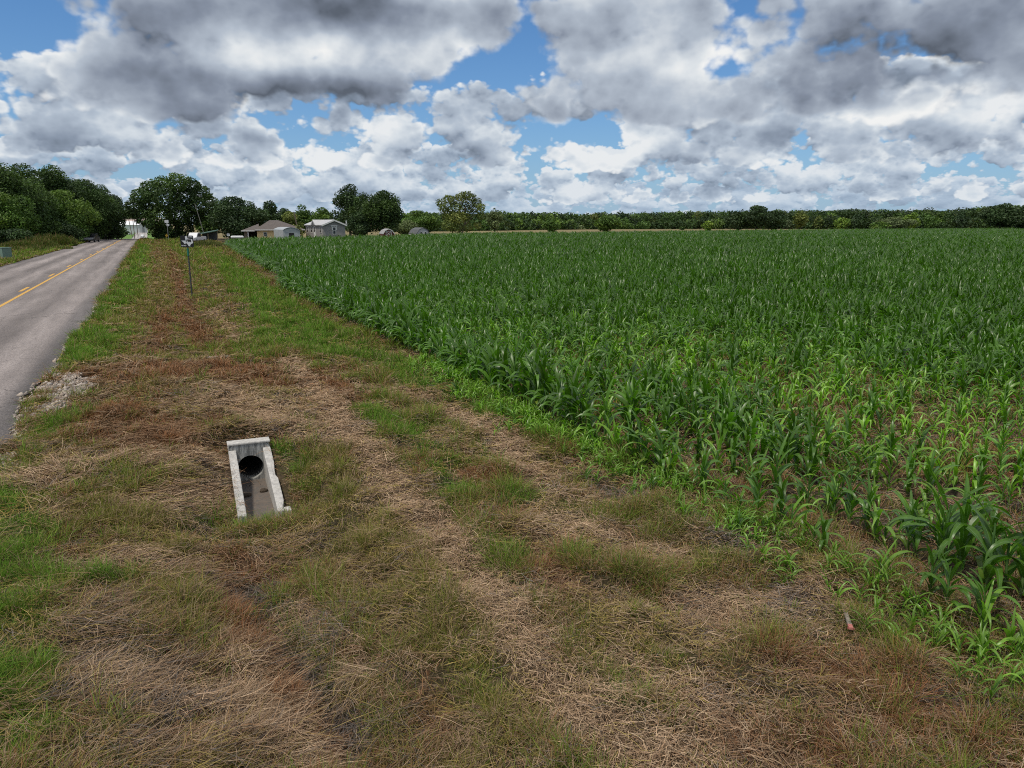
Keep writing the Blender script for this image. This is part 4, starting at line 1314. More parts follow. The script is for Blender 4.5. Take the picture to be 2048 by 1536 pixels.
# ---------------------------------------------------------------- built things
def bm_obj(name, bm, mat, parent=None, bevel=0.0):
    if bevel:
        bmesh.ops.bevel(bm, geom=[e for e in bm.edges], offset=bevel, segments=2, affect='EDGES', profile=0.6)
    bmesh.ops.recalc_face_normals(bm, faces=bm.faces)
    me = bpy.data.meshes.new(name); bm.to_mesh(me); bm.free()
    if mat: me.materials.append(mat)
    return link(name, me, parent)

def add_hexa(bm, P):
    """P: 8 corners, bottom ring 0-3 then top ring 4-7"""
    v = [bm.verts.new(p) for p in P]
    for f in ((3, 2, 1, 0), (4, 5, 6, 7), (0, 1, 5, 4), (1, 2, 6, 5), (2, 3, 7, 6), (3, 0, 4, 7)): bm.faces.new([v[i] for i in f])
def add_box(bm, x0, x1, y0, y1, z0, z1):
    add_hexa(bm, [(x0, y0, z0), (x1, y0, z0), (x1, y1, z0), (x0, y1, z0), (x0, y0, z1), (x1, y0, z1), (x1, y1, z1), (x0, y1, z1)])
def add_prism(bm, poly, y0, y1):
    """polygon in x-z pushed from y0 to y1"""
    a = [bm.verts.new((x, y0, z)) for x, z in poly]; b = [bm.verts.new((x, y1, z)) for x, z in poly]
    bm.faces.new(a); bm.faces.new(b[::-1]); n = len(poly)
    for i in range(n): bm.faces.new([a[i], b[i], b[(i + 1) % n], a[(i + 1) % n]])
def add_tube(bm, P, rad, k=8):
    rad = rad if isinstance(rad, (list, tuple)) else [rad] * len(P)
    rings = []
    P = [Vector(p) for p in P]
    for i, p in enumerate(P):
        d = (P[min(i + 1, len(P) - 1)] - P[max(i - 1, 0)]).normalized()
        a = d.orthogonal().normalized(); b = d.cross(a)
        rings.append([bm.verts.new(p + (a * math.cos(t) + b * math.sin(t)) * rad[i]) for t in [2 * math.pi * j / k for j in range(k)]])
    for q, s in zip(rings, rings[1:]):
        for j in range(k): bm.faces.new([q[j], q[(j + 1) % k], s[(j + 1) % k], s[j]])
    bm.faces.new(rings[0][::-1]); bm.faces.new(rings[-1])
def boxes(name, mat, parent, *bs, bevel=0.0):
    bm = bmesh.new()
    for b in bs: add_box(bm, *b)
    return bm_obj(name, bm, mat, parent, bevel)
def prism(name, mat, parent, poly, y0, y1, bevel=0.0):
    bm = bmesh.new(); add_prism(bm, poly, y0, y1); return bm_obj(name, bm, mat, parent, bevel)
def tubes(name, mat, parent, *ts, k=8):
    bm = bmesh.new()
    for P, r in ts: add_tube(bm, P, r, k)
    return bm_obj(name, bm, mat, parent)
def text(name, body, size, mat, parent, loc, rot=(math.pi / 2, 0, 0), bold=0.0, align='CENTER', depth=0.002):
    cu = bpy.data.curves.new(name, 'FONT'); cu.body = body; cu.size = size; cu.extrude = depth; cu.offset = bold
    cu.align_x = align; cu.align_y = 'CENTER'
    tmp = bpy.data.objects.new('tmp_text', cu); COL.objects.link(tmp)
    dg = bpy.context.evaluated_depsgraph_get()
    me = bpy.data.meshes.new_from_object(tmp.evaluated_get(dg)); me.name = name
    bpy.data.objects.remove(tmp)
    me.materials.clear(); me.materials.append(mat)
    o = link(name, me, parent); o.location = loc; o.rotation_euler = rot
    return o

# ---- concrete: pale where washed, with dark streaks running down
def concrete(name, col, streak):
    m, nt, out = new_mat(name)
    b = nt.node('ShaderNodeBsdfPrincipled')
    tc = nt.node('ShaderNodeTexCoord').outputs['Object']
    n = nt.noise(tc, 6.0, 6.0, 0.65); fine = nt.noise(tc, 60.0, 4.0, 0.7)
    st = nt.noise(nt.v('MULTIPLY', tc, (1.0, 1.0, 0.18)), 16.0, 5.0, 0.65)
    f = nt.m('MULTIPLY', nt.lin(n, 0.3, 0.7, 0.86, 1.12), nt.lin(fine, 0.3, 0.7, 0.9, 1.1))
    c = nt.v('SCALE', tuple(col), scale=f)
    c = nt.mix(nt.m('MULTIPLY', nt.step(st, 0.42, 0.62), streak), c, (0.10, 0.10, 0.095))
    pits = nt.node('ShaderNodeTexVoronoi'); nt.put(pits.inputs['Vector'], tc); pits.inputs['Scale'].default_value = 26.0
    c = nt.mix(nt.m('MULTIPLY', nt.step(pits.outputs['Distance'], 0.07, 0.03), 0.4), c, (0.12, 0.11, 0.10))
    nt.put(b.inputs['Base Color'], c); b.inputs['Roughness'].default_value = 0.9; b.inputs['Specular IOR Level'].default_value = 0.2
    bn = nt.node('ShaderNodeBump'); bn.inputs['Strength'].default_value = 0.5; bn.inputs['Distance'].default_value = 0.01
    nt.put(bn.inputs['Height'], nt.m('ADD', n, nt.m('MULTIPLY', fine, 0.5))); nt.t.links.new(bn.outputs[0], b.inputs['Normal'])
    nt.t.links.new(b.outputs[0], out.inputs[0])
    return m

def build_culvert():
    cw = concrete('washed_concrete', (0.47, 0.45, 0.42), 0.30)
    cs = concrete('stained_concrete', (0.33, 0.33, 0.315), 0.85)
    cf = concrete('dirty_concrete', (0.145, 0.118, 0.098), 0.6)
    root = empty('culvert', (1.09, CUL_Y1, 0.0), R(-2.0))
    tag(root, 'white concrete culvert end with dark round pipe opening in the grassy ditch', 'culvert')
    hw = 0.315; T = 0.20; zt = 0.03; zb = -0.72
    pr = 0.196; pz = -0.385
    # headwall: front face with a round hole
    bm = bmesh.new()
    N = 32
    def ringpts(y):
        inner = [bm.verts.new((pr * math.cos(a), y, pz + pr * math.sin(a))) for a in [2 * math.pi * i / N for i in range(N)]]
        outer = []
        for i in range(N):
            a = 2 * math.pi * i / N; c, s = math.cos(a), math.sin(a)
            k = min(hw / abs(c) if abs(c) > 1e-6 else 9, ((zt - 0.035 - pz) / s) if s > 1e-6 else 9, ((zb - pz) / s) if s < -1e-6 else 9)
            outer.append(bm.verts.new((k * c, y, pz + k * s)))
        return inner, outer
    i0, o0 = ringpts(0.0); i1, o1 = ringpts(T)
    for i in range(N):
        j = (i + 1) % N
        bm.faces.new([i0[i], o0[i], o0[j], i0[j]]); bm.faces.new([i1[j], o1[j], o1[i], i1[i]])
        bm.faces.new([i0[i], i0[j], i1[j], i1[i]]); bm.faces.new([o0[j], o0[i], o1[i], o1[j]])
    bm_obj('headwall', bm, cs, root)
    boxes('coping', cw, root, (-hw - 0.006, hw + 0.006, -0.012, T + 0.012, zt - 0.035 + 0.001, zt), bevel=0.012)
    # sloping side walls
    yl = -(CUL_Y1 - CUL_Y0)
    for sx in (-1, 1):
        bm = bmesh.new()
        xi, xo = sx * 0.200, sx * (0.200 + 0.115)
        spread = sx * 0.012 - (0.03 if sx > 0 else 0)
        z0, z1 = -0.075, -0.40
        P = [(xi, 0, -0.8), (xo, 0, -0.8), (xo + spread, yl, -0.8), (xi + spread, yl, -0.8),
             (xi, -0.002, z0), (xo, -0.002, z0), (xo + spread, yl, z1), (xi + spread, yl, z1)]
        if sx < 0: P = [P[1], P[0], P[3], P[2], P[5], P[4], P[7], P[6]]
        add_hexa(bm, P)
        bmesh.ops.recalc_face_normals(bm, faces=bm.faces)
        bmesh.ops.bevel(bm, geom=list(bm.edges), offset=0.014, segments=2, affect='EDGES', profile=0.6)
        bmesh.ops.subdivide_edges(bm, edges=[e for e in bm.edges if e.calc_length() > 0.08], cuts=14, use_grid_fill=True)
        for v in bm.verts:
            n = vnoise(v.co.y * 14, v.co.x * 9, 71 + sx) - 0.5
            chip = max(0.0, vnoise(v.co.y * 7, 3.0 + sx, 91) - 0.66) * (0.12 if sx > 0 else 0.0)
            out = 1 if (v.co.x - (xi + xo) / 2) * sx > 0 else 0
            v.co.x += 0.004 * n - sx * out * chip
            v.co.z += 0.004 * n - out * chip * 0.5
        bm_obj('side_wall', bm, cw, root)
    bm = bmesh.new()
    add_box(bm, 0.200 + 0.080, 0.200 + 0.165, yl - 0.004, yl + 0.15, -0.8, -0.408)
    bm_obj('toe_block', bm, cw, root, bevel=0.012)
    boxes('apron', cf, root, (-0.26, 0.26, yl - 0.02, 0.04, -0.75, -0.60))
    bm = bmesh.new()
    K = 28; rings = []
    for y in (T * 0.5, 2.0, 8.3):
        rings.append([bm.verts.new((pr * 1.002 * math.cos(a), y, pz + pr * 1.002 * math.sin(a))) for a in [2 * math.pi * i / K for i in range(K)]])
    for q, s in zip(rings, rings[1:]):
        for j in range(K): bm.faces.new([q[j], s[j], s[(j + 1) % K], q[(j + 1) % K]])
    bm.faces.new(rings[-1])
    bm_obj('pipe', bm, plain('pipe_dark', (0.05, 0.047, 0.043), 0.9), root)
    boxes('far_headwall', cw, root, (-0.36, 0.20, 8.22, 8.36, -0.6, 0.06), bevel=0.02)
    # two blobs of dried mud left on the apron
    bm = bmesh.new()
    for (x, y, s) in ((-0.13, -0.72, 0.07), (0.12, -0.62, 0.065)):
        mat = Matrix.Translation((x, y, -0.585)) @ Matrix.Diagonal((s, s * 0.85, s * 0.6, 1))
        bmesh.ops.create_icosphere(bm, subdivisions=2, radius=1.0, matrix=mat)
    for v in bm.verts: v.co += Vector((random.uniform(-1, 1), random.uniform(-1, 1), random.uniform(-1, 1))) * 0.008
    o = bm_obj('mud', bm, plain('mud', (0.06, 0.045, 0.032), 0.95), None)
    o.matrix_world = root.matrix_basis.copy()
    tag(o, 'dark lumps of dried mud on the culvert floor', 'mud', kind='stuff')
build_culvert()

TEXAS = [(0.345, 1.0), (0.535, 1.0), (0.535, 0.79), (0.60, 0.775), (0.66, 0.745), (0.73, 0.74), (0.80, 0.72), (0.87, 0.725), (0.945, 0.69), (0.95, 0.53), (1.0, 0.42), (0.975, 0.31), (0.91, 0.285),
         (0.82, 0.22), (0.745, 0.15), (0.715, 0.06), (0.735, -0.01), (0.66, 0.01), (0.575, 0.06), (0.535, 0.17), (0.46, 0.28), (0.41, 0.315), (0.345, 0.30), (0.305, 0.235), (0.245, 0.265), (0.20, 0.33), (0.165, 0.42), (0.075, 0.50), (0.0, 0.575), (0.345, 0.575)]

def panel(bm, w, h, y, rad=0.04, cx=0, cz=0, depth=0.004):
    pts = []
    for qx, qz, a0 in ((1, 1, 0), (-1, 1, 90), (-1, -1, 180), (1, -1, 270)):
        for k in range(5):
            a = R(a0 + 22.5 * k)
            pts.append((cx + qx * (w / 2 - rad) + rad * math.cos(a), cz + qz * (h / 2 - rad) + rad * math.sin(a)))
    add_prism(bm, pts, y - depth, y)

def build_farm_sign():
    x, y = 1.62, 41.6
    gz = float(ground_z(x, y))
    root = empty('farm_road_sign', (x, y, gz), -math.atan2(x, y) - R(4))
    tag(root, 'black and white state road sign numbered 198 on a slim post in the verge', 'road sign')
    black = plain('sign_black', (0.012, 0.012, 0.014), 0.45); white = plain('sign_white', (0.62, 0.63, 0.64), 0.5, vary=0.05)
    S = 0.62
    zc = CAM_H + (448 - 478.5) / FPX * 41.6 - gz
    root['post_height'] = zc
    tubes('post', plain('post_steel', (0.075, 0.075, 0.08), 0.55, 0.6), root, ([(0, 0.03, -0.3), (0, 0.03, zc + 0.2)], 0.036), k=8)
    tubes('reflector', plain('reflector_green', (0.012, 0.13, 0.085), 0.5), root, ([(0, 0.03, zc - S / 2 - 0.42), (0, 0.03, zc - S / 2 - 0.03)], 0.050), k=8)
    bm = bmesh.new(); panel(bm, S, 0.58, 0.0, 0.05, 0, zc, 0.006)
    pn = bm_obj('sign_panel', bm, black, root)
    bm = bmesh.new(); tw, th = 0.55, 0.51
    add_prism(bm, [((u - 0.5) * tw + 0.01, zc + (v - 0.5) * th) for u, v in TEXAS], -0.0105, -0.0062)
    bm_obj('state_outline', bm, white, pn)
    text('number', '198', 0.185, black, pn, (0.055, -0.0125, zc + 0.025), bold=0.010)
    text('top_lettering', 'FARM', 0.078, white, pn, (0.175, -0.0085, zc + 0.222), bold=0.003)
    text('bottom_lettering', 'ROAD', 0.078, white, pn, (-0.165, -0.0085, zc - 0.212), bold=0.003)
    del root['post_height']
build_farm_sign()

def build_far_signs():
    d = 168.0; m = d / FPX
    x, y = far(333.5, d); gz = float(ground_z(x, y))
    root = empty('route_marker', (x, y, gz), -math.atan2(x, y))
    tag(root, 'far white route plaque over a state shaped shield on one post', 'road sign')
    white = plain('sign_white', (0.62, 0.63, 0.64), 0.5); steel = plain('galvanised', (0.30, 0.31, 0.32), 0.5, 0.3)
    zz = lambda row: CAM_H + (448 - row) * m - gz
    tubes('post', steel, root, ([(0.06, 0.06, -0.2), (0.06, 0.06, zz(442))], 0.045), k=6)
    bm = bmesh.new(); panel(bm, 6.4 * m, 5.0 * m, 0, 0.05, 0, zz(443.6)); bm_obj('sign_plaque', bm, white, root)
    bm = bmesh.new(); add_prism(bm, [((u - 0.5) * 6.4 * m + 0.1, zz(449.3) + (v - 0.5) * 5.4 * m) for u, v in TEXAS], -0.006, 0)
    bm_obj('state_shield', bm, white, root)
    d = 160.0; m = d / FPX
    x, y = far(331, d); gz = float(ground_z(x, y))
    root = empty('warning_sign', (x, y, gz), -math.atan2(x, y) + R(25))
    tag(root, 'small yellow marker sign on a short post under the large oak', 'road sign')
    zz = lambda row: CAM_H + (448 - row) * m - gz
    tubes('post', plain('post_wood', (0.2, 0.16, 0.1), 0.9), root, ([(0, 0.05, -0.2), (0, 0.05, zz(466))], 0.05), k=6)
    bm = bmesh.new(); s = 3.0 * m
    add_prism(bm, [(0, zz(468) - s), (s, zz(468)), (0, zz(468) + s), (-s, zz(468))], -0.006, 0)
    bm_obj('sign_panel', bm, plain('sign_yellow', (0.50, 0.30, 0.03), 0.5), root)
build_far_signs()

def siding(name, col, pitch=0.2):
    m, nt, out = new_mat(name)
    b = nt.node('ShaderNodeBsdfPrincipled')
    tc = nt.node('ShaderNodeTexCoord').outputs['Object']
    sp = nt.node('ShaderNodeSeparateXYZ'); nt.put(sp.inputs[0], tc)
    n = nt.noise(tc, 1.5, 5.0, 0.6)
    saw = nt.m('FRACT', nt.m('MULTIPLY', sp.outputs[2], 1 / pitch))
    nt.put(b.inputs['Base Color'], nt.v('SCALE', tuple(col), scale=nt.lin(n, 0.3, 0.7, 0.9, 1.1)))
    b.inputs['Roughness'].default_value = 0.65
    bn = nt.node('ShaderNodeBump'); bn.inputs['Strength'].default_value = 0.12; bn.inputs['Distance'].default_value = 0.01
    nt.put(bn.inputs['Height'], saw); nt.t.links.new(bn.outputs[0], b.inputs['Normal'])
    nt.t.links.new(b.outputs[0], out.inputs[0]); return m

GLASS = plain('window_glass', (0.025, 0.03, 0.035), 0.12, vary=0.05, spec=0.6)
TRIM = plain('white_trim', (0.62, 0.61, 0.58), 0.6, vary=0.06)

def hip_roof(bm, x0, x1, y0, y1, ze, zr, ridge, t=0.16, xr=None):
    """eaves rectangle, ridge along y or x: ridge = ((x,y),(x,y))"""
    e = [(x0, y0), (x1, y0), (x1, y1), (x0, y1)]
    lo = [bm.verts.new((x, y, ze - t)) for x, y in e]; up = [bm.verts.new((x, y, ze)) for x, y in e]
    (ax, ay), (bx, by) = ridge
    a = bm.verts.new((ax, ay, zr)); b = bm.verts.new((bx, by, zr))
    bm.faces.new(lo[::-1])
    for i in range(4): bm.faces.new([lo[i], lo[(i + 1) % 4], up[(i + 1) % 4], up[i]])
    bm.faces.new([up[0], up[1], a]); bm.faces.new([up[1], up[2], b, a]); bm.faces.new([up[2], up[3], b]); bm.faces.new([up[3], up[0], a, b])

def window(parent, x, z, w, h, y, mat=None):
    """framed window set in a wall facing -y"""
    f = 0.09
    o = boxes('window', TRIM, parent, (x - w / 2 - f, x + w / 2 + f, y - 0.05, y + 0.02, z + h / 2, z + h / 2 + f), (x - w / 2 - f, x + w / 2 + f, y - 0.07, y + 0.02, z - h / 2 - f, z - h / 2),
              (x - w / 2 - f, x - w / 2, y - 0.05, y + 0.02, z - h / 2, z + h / 2), (x + w / 2, x + w / 2 + f, y - 0.05, y + 0.02, z - h / 2, z + h / 2), (x - w / 2, x + w / 2, y - 0.045, y + 0.02, z - 0.03, z + 0.03))
    boxes('pane', GLASS, o, (x - w / 2, x + w / 2, y - 0.02, y - 0.005, z - h / 2, z - 0.03), (x - w / 2, x + w / 2, y - 0.02, y - 0.005, z + 0.03, z + h / 2))
    return o

def build_yellow_house():
    d = 150.0; m = d / FPX; cx0 = 539
    x, y = far(cx0, d)
    root = empty('house', (x, y, 0), -math.atan2(x, y))
    tag(root, 'pale yellow bungalow with a brown hipped roof beyond the corn', 'house')
    X = lambda px: (px - cx0) * m
    Z = lambda row: CAM_H + (448 - row) * m
    wallm = siding('yellow_siding', (0.68, 0.50, 0.25)); roofm = plain('brown_shingle', (0.105, 0.088, 0.080), 0.9, scale=3.0, vary=0.25)
    ze = Z(457.8)
    boxes('wall', wallm, root, (X(516), X(598), 0, 9.5, -0.3, ze - 0.1))
    bm = bmesh.new(); hip_roof(bm, X(512.5), X(602), -0.55, 10.0, ze, Z(440.8), ((X(539.5), 4.2), (X(555), 5.4)))
    bm_obj('roof', bm, roofm, root)
    # porch wing at the left with a lower roof on a post
    pw = boxes('porch_wall', plain('tan_brick', (0.30, 0.245, 0.19), 0.85, vary=0.25), root, (X(493), X(499), 1.5, 8.5, -0.3, Z(461)), (X(499), X(516), 7.5, 8.5, -0.3, Z(461)))
    bm = bmesh.new(); hip_roof(bm, X(488.5), X(520), -0.2, 9.0, Z(459.6), Z(447.5), ((X(519), 4.3), (X(519.5), 5.0)))
    bm_obj('porch_roof', bm, roofm, root)
    boxes('post', TRIM, root, (X(499.3), X(501), 0.0, 0.2, -0.3, Z(461)))
    boxes('fascia', TRIM, root, (X(488.5) - 0.03, X(512), -0.26, -0.2, Z(461.2), Z(459.6)), (X(512.4), X(602.1), -0.61, -0.552, ze - 0.17, ze - 0.01))
    window(root, X(530.5), Z(466.5), 0.50, 0.62, 0)
    window(root, X(556.5), Z(466.5), 0.34, 0.62, 0)
build_yellow_house()

def build_arched_shed():
    d = 136.0; m = d / FPX; cx0 = 582
    x, y = far(cx0, d)
    root = empty('shed', (x, y, 0), -math.atan2(x, y) + R(14))
    tag(root, 'light grey arch roofed shed in front of the yellow house', 'shed')
    X = lambda px: (px - cx0) * m; Z = lambda row: CAM_H + (448 - row) * m
    prof = [(566.5, 480), (566.5, 459.2), (570, 457), (575, 455.3), (580.5, 454.4), (586, 455.0), (591, 456.8), (596, 459.0), (598, 461.5), (598, 480)]
    poly = [(X(a), Z(b)) for a, b in prof]
    prism('wall', siding('grey_sheet', (0.34, 0.36, 0.36), 0.15), root, poly, 0, 7.0)
    bm = bmesh.new()
    up = poly[1:-1]
    for (a, b) in zip(up, up[1:]):
        add_hexa(bm, [(a[0], -0.15, a[1] + 0.005), (b[0], -0.15, b[1] + 0.005), (b[0], 7.2, b[1] + 0.005), (a[0], 7.2, a[1] + 0.005), (a[0], -0.15, a[1] + 0.08), (b[0], -0.15, b[1] + 0.08), (b[0], 7.2, b[1] + 0.08), (a[0], 7.2, a[1] + 0.08)])
    bm_obj('roof', bm, plain('grey_roof', (0.33, 0.35, 0.37), 0.6), root)
    boxes('opening', plain('opening_shade', (0.02, 0.02, 0.022), 0.9), root, (X(577), X(586.5), -0.03, -0.004, -0.2, Z(464.3)))  # near-black sheet on the wall, its colour standing for the opening's shade
build_arched_shed()

def build_grey_home():
    d = 140.0; m = d / FPX; cx0 = 645.5
    x, y = far(cx0, d)
    root = empty('mobile_home', (x, y, 0), -math.atan2(x, y) + R(14))
    tag(root, 'grey manufactured home with pale metal roof and white trimmed windows', 'house')
    Z = lambda row: CAM_H + (448 - row) * m
    W = 41.5 * m / math.cos(R(14)); L = 13.5
    ze, zr = Z(449.6), Z(441.0)
    wallm = siding('grey_siding', (0.24, 0.225, 0.215), 0.18); roofm = plain('pale_metal_roof', (0.45, 0.44, 0.44), 0.45, scale=1.5, vary=0.12)
    prism('wall', wallm, root, [(0, -0.2), (W, -0.2), (W, ze), (W / 2, zr - 0.08), (0, ze)], 0, L)
    bm = bmesh.new(); o = 0.28
    k = (zr - ze) / (W / 2)
    for sx in (0, 1):
        xa, xb = (W / 2, -o) if sx == 0 else (W / 2, W + o)
        za, zb = zr, ze - o * k
        p = [(xa, -0.35, za), (xb, -0.35, zb), (xb, L + 0.3, zb), (xa, L + 0.3, za)]
        add_hexa(bm, [(a, b, c - 0.0) for a, b, c in p] + [(a, b, c + 0.13) for a, b, c in p])
    bm_obj('roof', bm, roofm, root)
    # white fascia under the gable
    bm = bmesh.new()
    for sx in (0, 1):
        xa, xb = (W / 2, -o) if sx == 0 else (W / 2, W + o)
        za, zb = zr, ze - o * k
        add_hexa(bm, [(xa, -0.39, za - 0.14), (xb, -0.39, zb - 0.14), (xb, -0.353, zb - 0.14), (xa, -0.353, za - 0.14), (xa, -0.39, za + 0.10), (xb, -0.39, zb + 0.10), (xb, -0.353, zb + 0.10), (xa, -0.353, za + 0.10)])
    bm_obj('fascia', bm, TRIM, root)
    w = window(root, W * 0.50, Z(460.5), 0.46, 1.15, -0.004)
    boxes('shutter', TRIM, w, (W * 0.5 - 0.46, W * 0.5 - 0.33, -0.05, 0.01, Z(459.5), Z(452.5)), (W * 0.5 + 0.33, W * 0.5 + 0.46, -0.05, 0.01, Z(459.5), Z(452.5)), (W * 0.5 - 0.60, W * 0.5 + 0.60, -0.09, 0.01, Z(452.4), Z(450.6)))
    # long side: faces -x; windows, door and a small gabled dormer
    def sidebox(name, mat, parent, y0, y1, z0, z1, t=0.05): return boxes(name, mat, parent, (-t, -0.003, y0, y1, z0, z1))
    for (y0, y1) in ((1.2, 2.2), (8.2, 9.2), (11.3, 12.3)):
        f = sidebox('window', TRIM, root, y0 - 0.12, y1 + 0.12, Z(465), Z(453))
        boxes('pane', GLASS, f, (-0.062, -0.052, y0, y1, Z(464), Z(459.4)), (-0.062, -0.052, y0, y1, Z(458.8), Z(454)))
    dr = sidebox('door', TRIM, root, 5.6, 7.0, -0.1, Z(452.5))
    boxes('pane', GLASS, dr, (-0.064, -0.052, 5.9, 6.7, Z(463), Z(454)))
    bm = bmesh.new()
    yb = 6.3
    a = [(-0.32, yb - 1.9, ze - 0.02), (-0.32, yb + 1.9, ze - 0.02), (-0.32, yb, ze + 0.95)]
    va = [bm.verts.new(p) for p in a]; vb = [bm.verts.new((W * 0.45, p[1], p[2])) for p in a]
    bm.faces.new(va); bm.faces.new(vb[::-1])
    for i in range(3): bm.faces.new([va[i], vb[i], vb[(i + 1) % 3], va[(i + 1) % 3]])
    dm = bm_obj('dormer', bm, roofm, root)
    bm = bmesh.new(); add_hexa(bm, [(-0.36, yb - 0.9, ze + 0.05), (-0.36, yb + 0.9, ze + 0.05), (-0.325, yb + 0.9, ze + 0.05), (-0.325, yb - 0.9, ze + 0.05), (-0.36, yb - 0.1, ze + 0.62), (-0.36, yb + 0.1, ze + 0.62), (-0.325, yb + 0.1, ze + 0.62), (-0.325, yb - 0.1, ze + 0.62)])
    bm_obj('vent', bm, plain('dormer_dark', (0.08, 0.08, 0.085), 0.8), dm)
    # satellite dish on the right eave
    sd = tubes('satellite_dish', plain('dish_white', (0.5, 0.5, 0.5), 0.5), root, ([(W + 0.25, 1.2, ze - 0.1), (W + 0.42, 1.2, ze + 0.25)], 0.03), k=6)
    bm = bmesh.new()
    rings = []
    for rr, dd in ((0.02, 0.0), (0.16, 0.03), (0.30, 0.10), (0.38, 0.17)):
        rings.append([bm.verts.new((rr * math.cos(t), -dd, rr * math.sin(t) * 1.25)) for t in [2 * math.pi * i / 16 for i in range(16)]])
    for q, s in zip(rings, rings[1:]):
        for j in range(16): bm.faces.new([q[j], q[(j + 1) % 16], s[(j + 1) % 16], s[j]])
    bm.faces.new(rings[0])
    ds = bm_obj('reflector', bm, plain('dish_white', (0.5, 0.5, 0.5), 0.5), sd)
    ds.location = (W + 0.46, 1.1, ze + 0.45); ds.rotation_euler = (R(-10), R(28), R(62))
build_grey_home()

def gambrel(label, px0, px1, row_top, d, wallm, roofm, doors, rot, name='barn_shed'):
    m = d / FPX; c = (px0 + px1) / 2; w = (px1 - px0) * m
    x, y = far(c, d)
    root = empty(name, (x, y, 0), -math.atan2(x, y) + R(rot))
    tag(root, label, 'shed')
    zt = CAM_H + (448 - row_top) * m; ze = zt - w * 0.42; zk = zt - w * 0.13
    prof = [(-w / 2, -0.2), (w / 2, -0.2), (w / 2, ze), (w * 0.30, zk), (0, zt), (-w * 0.30, zk), (-w / 2, ze)]
    prism('wall', wallm, root, prof, 0, w * 1.5)
    bm = bmesh.new(); up = prof[2:]
    for a, b in zip(up, up[1:]):
        add_hexa(bm, [(a[0], -0.15, a[1] + 0.004), (b[0], -0.15, b[1] + 0.004), (b[0], w * 1.5 + 0.1, b[1] + 0.004), (a[0], w * 1.5 + 0.1, a[1] + 0.004), (a[0] * 1.03, -0.15, a[1] + 0.09), (b[0] * 1.03, -0.15, b[1] + 0.09), (b[0] * 1.03, w * 1.5 + 0.1, b[1] + 0.09), (a[0] * 1.03, w * 1.5 + 0.1, a[1] + 0.09)])
    bm_obj('roof', bm, roofm, root)
    return root, w, ze, zk, zt

def build_sheds():
    redm = siding('barn_red', (0.13, 0.022, 0.020), 0.3)
    root, w, ze, zk, zt = gambrel('small red barn shaped shed with white trim behind the corn', 765, 788, 457.6, 150, redm, plain('shed_roof_pale', (0.30, 0.29, 0.29), 0.7), 2, 12)
    bm = bmesh.new()
    for (a, b) in (((-w * 0.22, ze - 0.4), (-w * 0.22, zk - 0.05)), ((w * 0.22, ze - 0.4), (w * 0.22, zk - 0.05)), ((-w * 0.22, zk - 0.1), (w * 0.22, zk - 0.1)), ((-w * 0.2, ze - 0.3), (w * 0.2, zk - 0.2)), ((w * 0.2, ze - 0.3), (-w * 0.2, zk - 0.2))):
        add_tube(bm, [(a[0], -0.03, a[1]), (b[0], -0.03, b[1])], 0.06, 4)
    for a, b in (((w / 2, ze), (w * 0.3, zk)), ((w * 0.3, zk), (0, zt)), ((0, zt), (-w * 0.3, zk)), ((-w * 0.3, zk), (-w / 2, ze))):
        add_tube(bm, [(a[0], -0.17, a[1]), (b[0], -0.17, b[1])], 0.075, 4)
    bm_obj('trim', bm, TRIM, root)
    bm = bmesh.new(); add_box(bm, -w * 0.2, w * 0.2, -0.025, -0.004, -0.1, zk - 0.15); bm_obj('door', bm, redm, root)
    root, w, ze, zk, zt = gambrel('pale grey barn shaped shed with two small dark windows behind the corn', 832, 860, 455.4, 178, plain('shed_wall_pale', (0.42, 0.43, 0.43), 0.7), plain('shed_roof_grey', (0.10, 0.105, 0.11), 0.8), 2, 22)
    for sx in (-1, 1):
        f = boxes('window', TRIM, root, (sx * w * 0.16 - 0.28, sx * w * 0.16 + 0.28, -0.05, -0.003, ze - 0.15, ze + 0.55))
        boxes('pane', GLASS, f, (sx * w * 0.16 - 0.21, sx * w * 0.16 + 0.21, -0.065, -0.052, ze - 0.08, ze + 0.48))
build_sheds()

def build_carport():
    d = 158.0; m = d / FPX; cx0 = 414
    x, y = far(cx0, d); gz = float(ground_z(x, y))
    root = empty('carport', (x, y, gz), -math.atan2(x, y))
    tag(root, 'low carport with a sloping green metal roof under the trees', 'carport')
    X = lambda px: (px - cx0) * m; Z = lambda row: CAM_H + (448 - row) * m - gz
    bm = bmesh.new()
    add_hexa(bm, [(X(396), 0, Z(467.0)), (X(431), 0, Z(460.2)), (X(433), 6, Z(459.6)), (X(399), 6, Z(465.8)), (X(396), 0, Z(466.2)), (X(431), 0, Z(458.6)), (X(433), 6, Z(458.0)), (X(399), 6, Z(464.8))])
    bm_obj('roof', bm, plain('green_metal', (0.085, 0.15, 0.12), 0.5), root)
    wood = plain('post_wood', (0.2, 0.16, 0.1), 0.9)
    for px, row in ((399, 466), (414, 463), (430, 460)):
        tubes('post', wood, root, ([(X(px), 0.3, -0.2), (X(px), 0.3, Z(row))], 0.07), k=6)
    boxes('back_wall', plain('carport_grey', (0.10, 0.11, 0.105), 0.9), root, (X(404), X(431), 5.6, 5.7, -0.2, Z(463.5)))  # dark grey wall beneath the roof
build_carport()

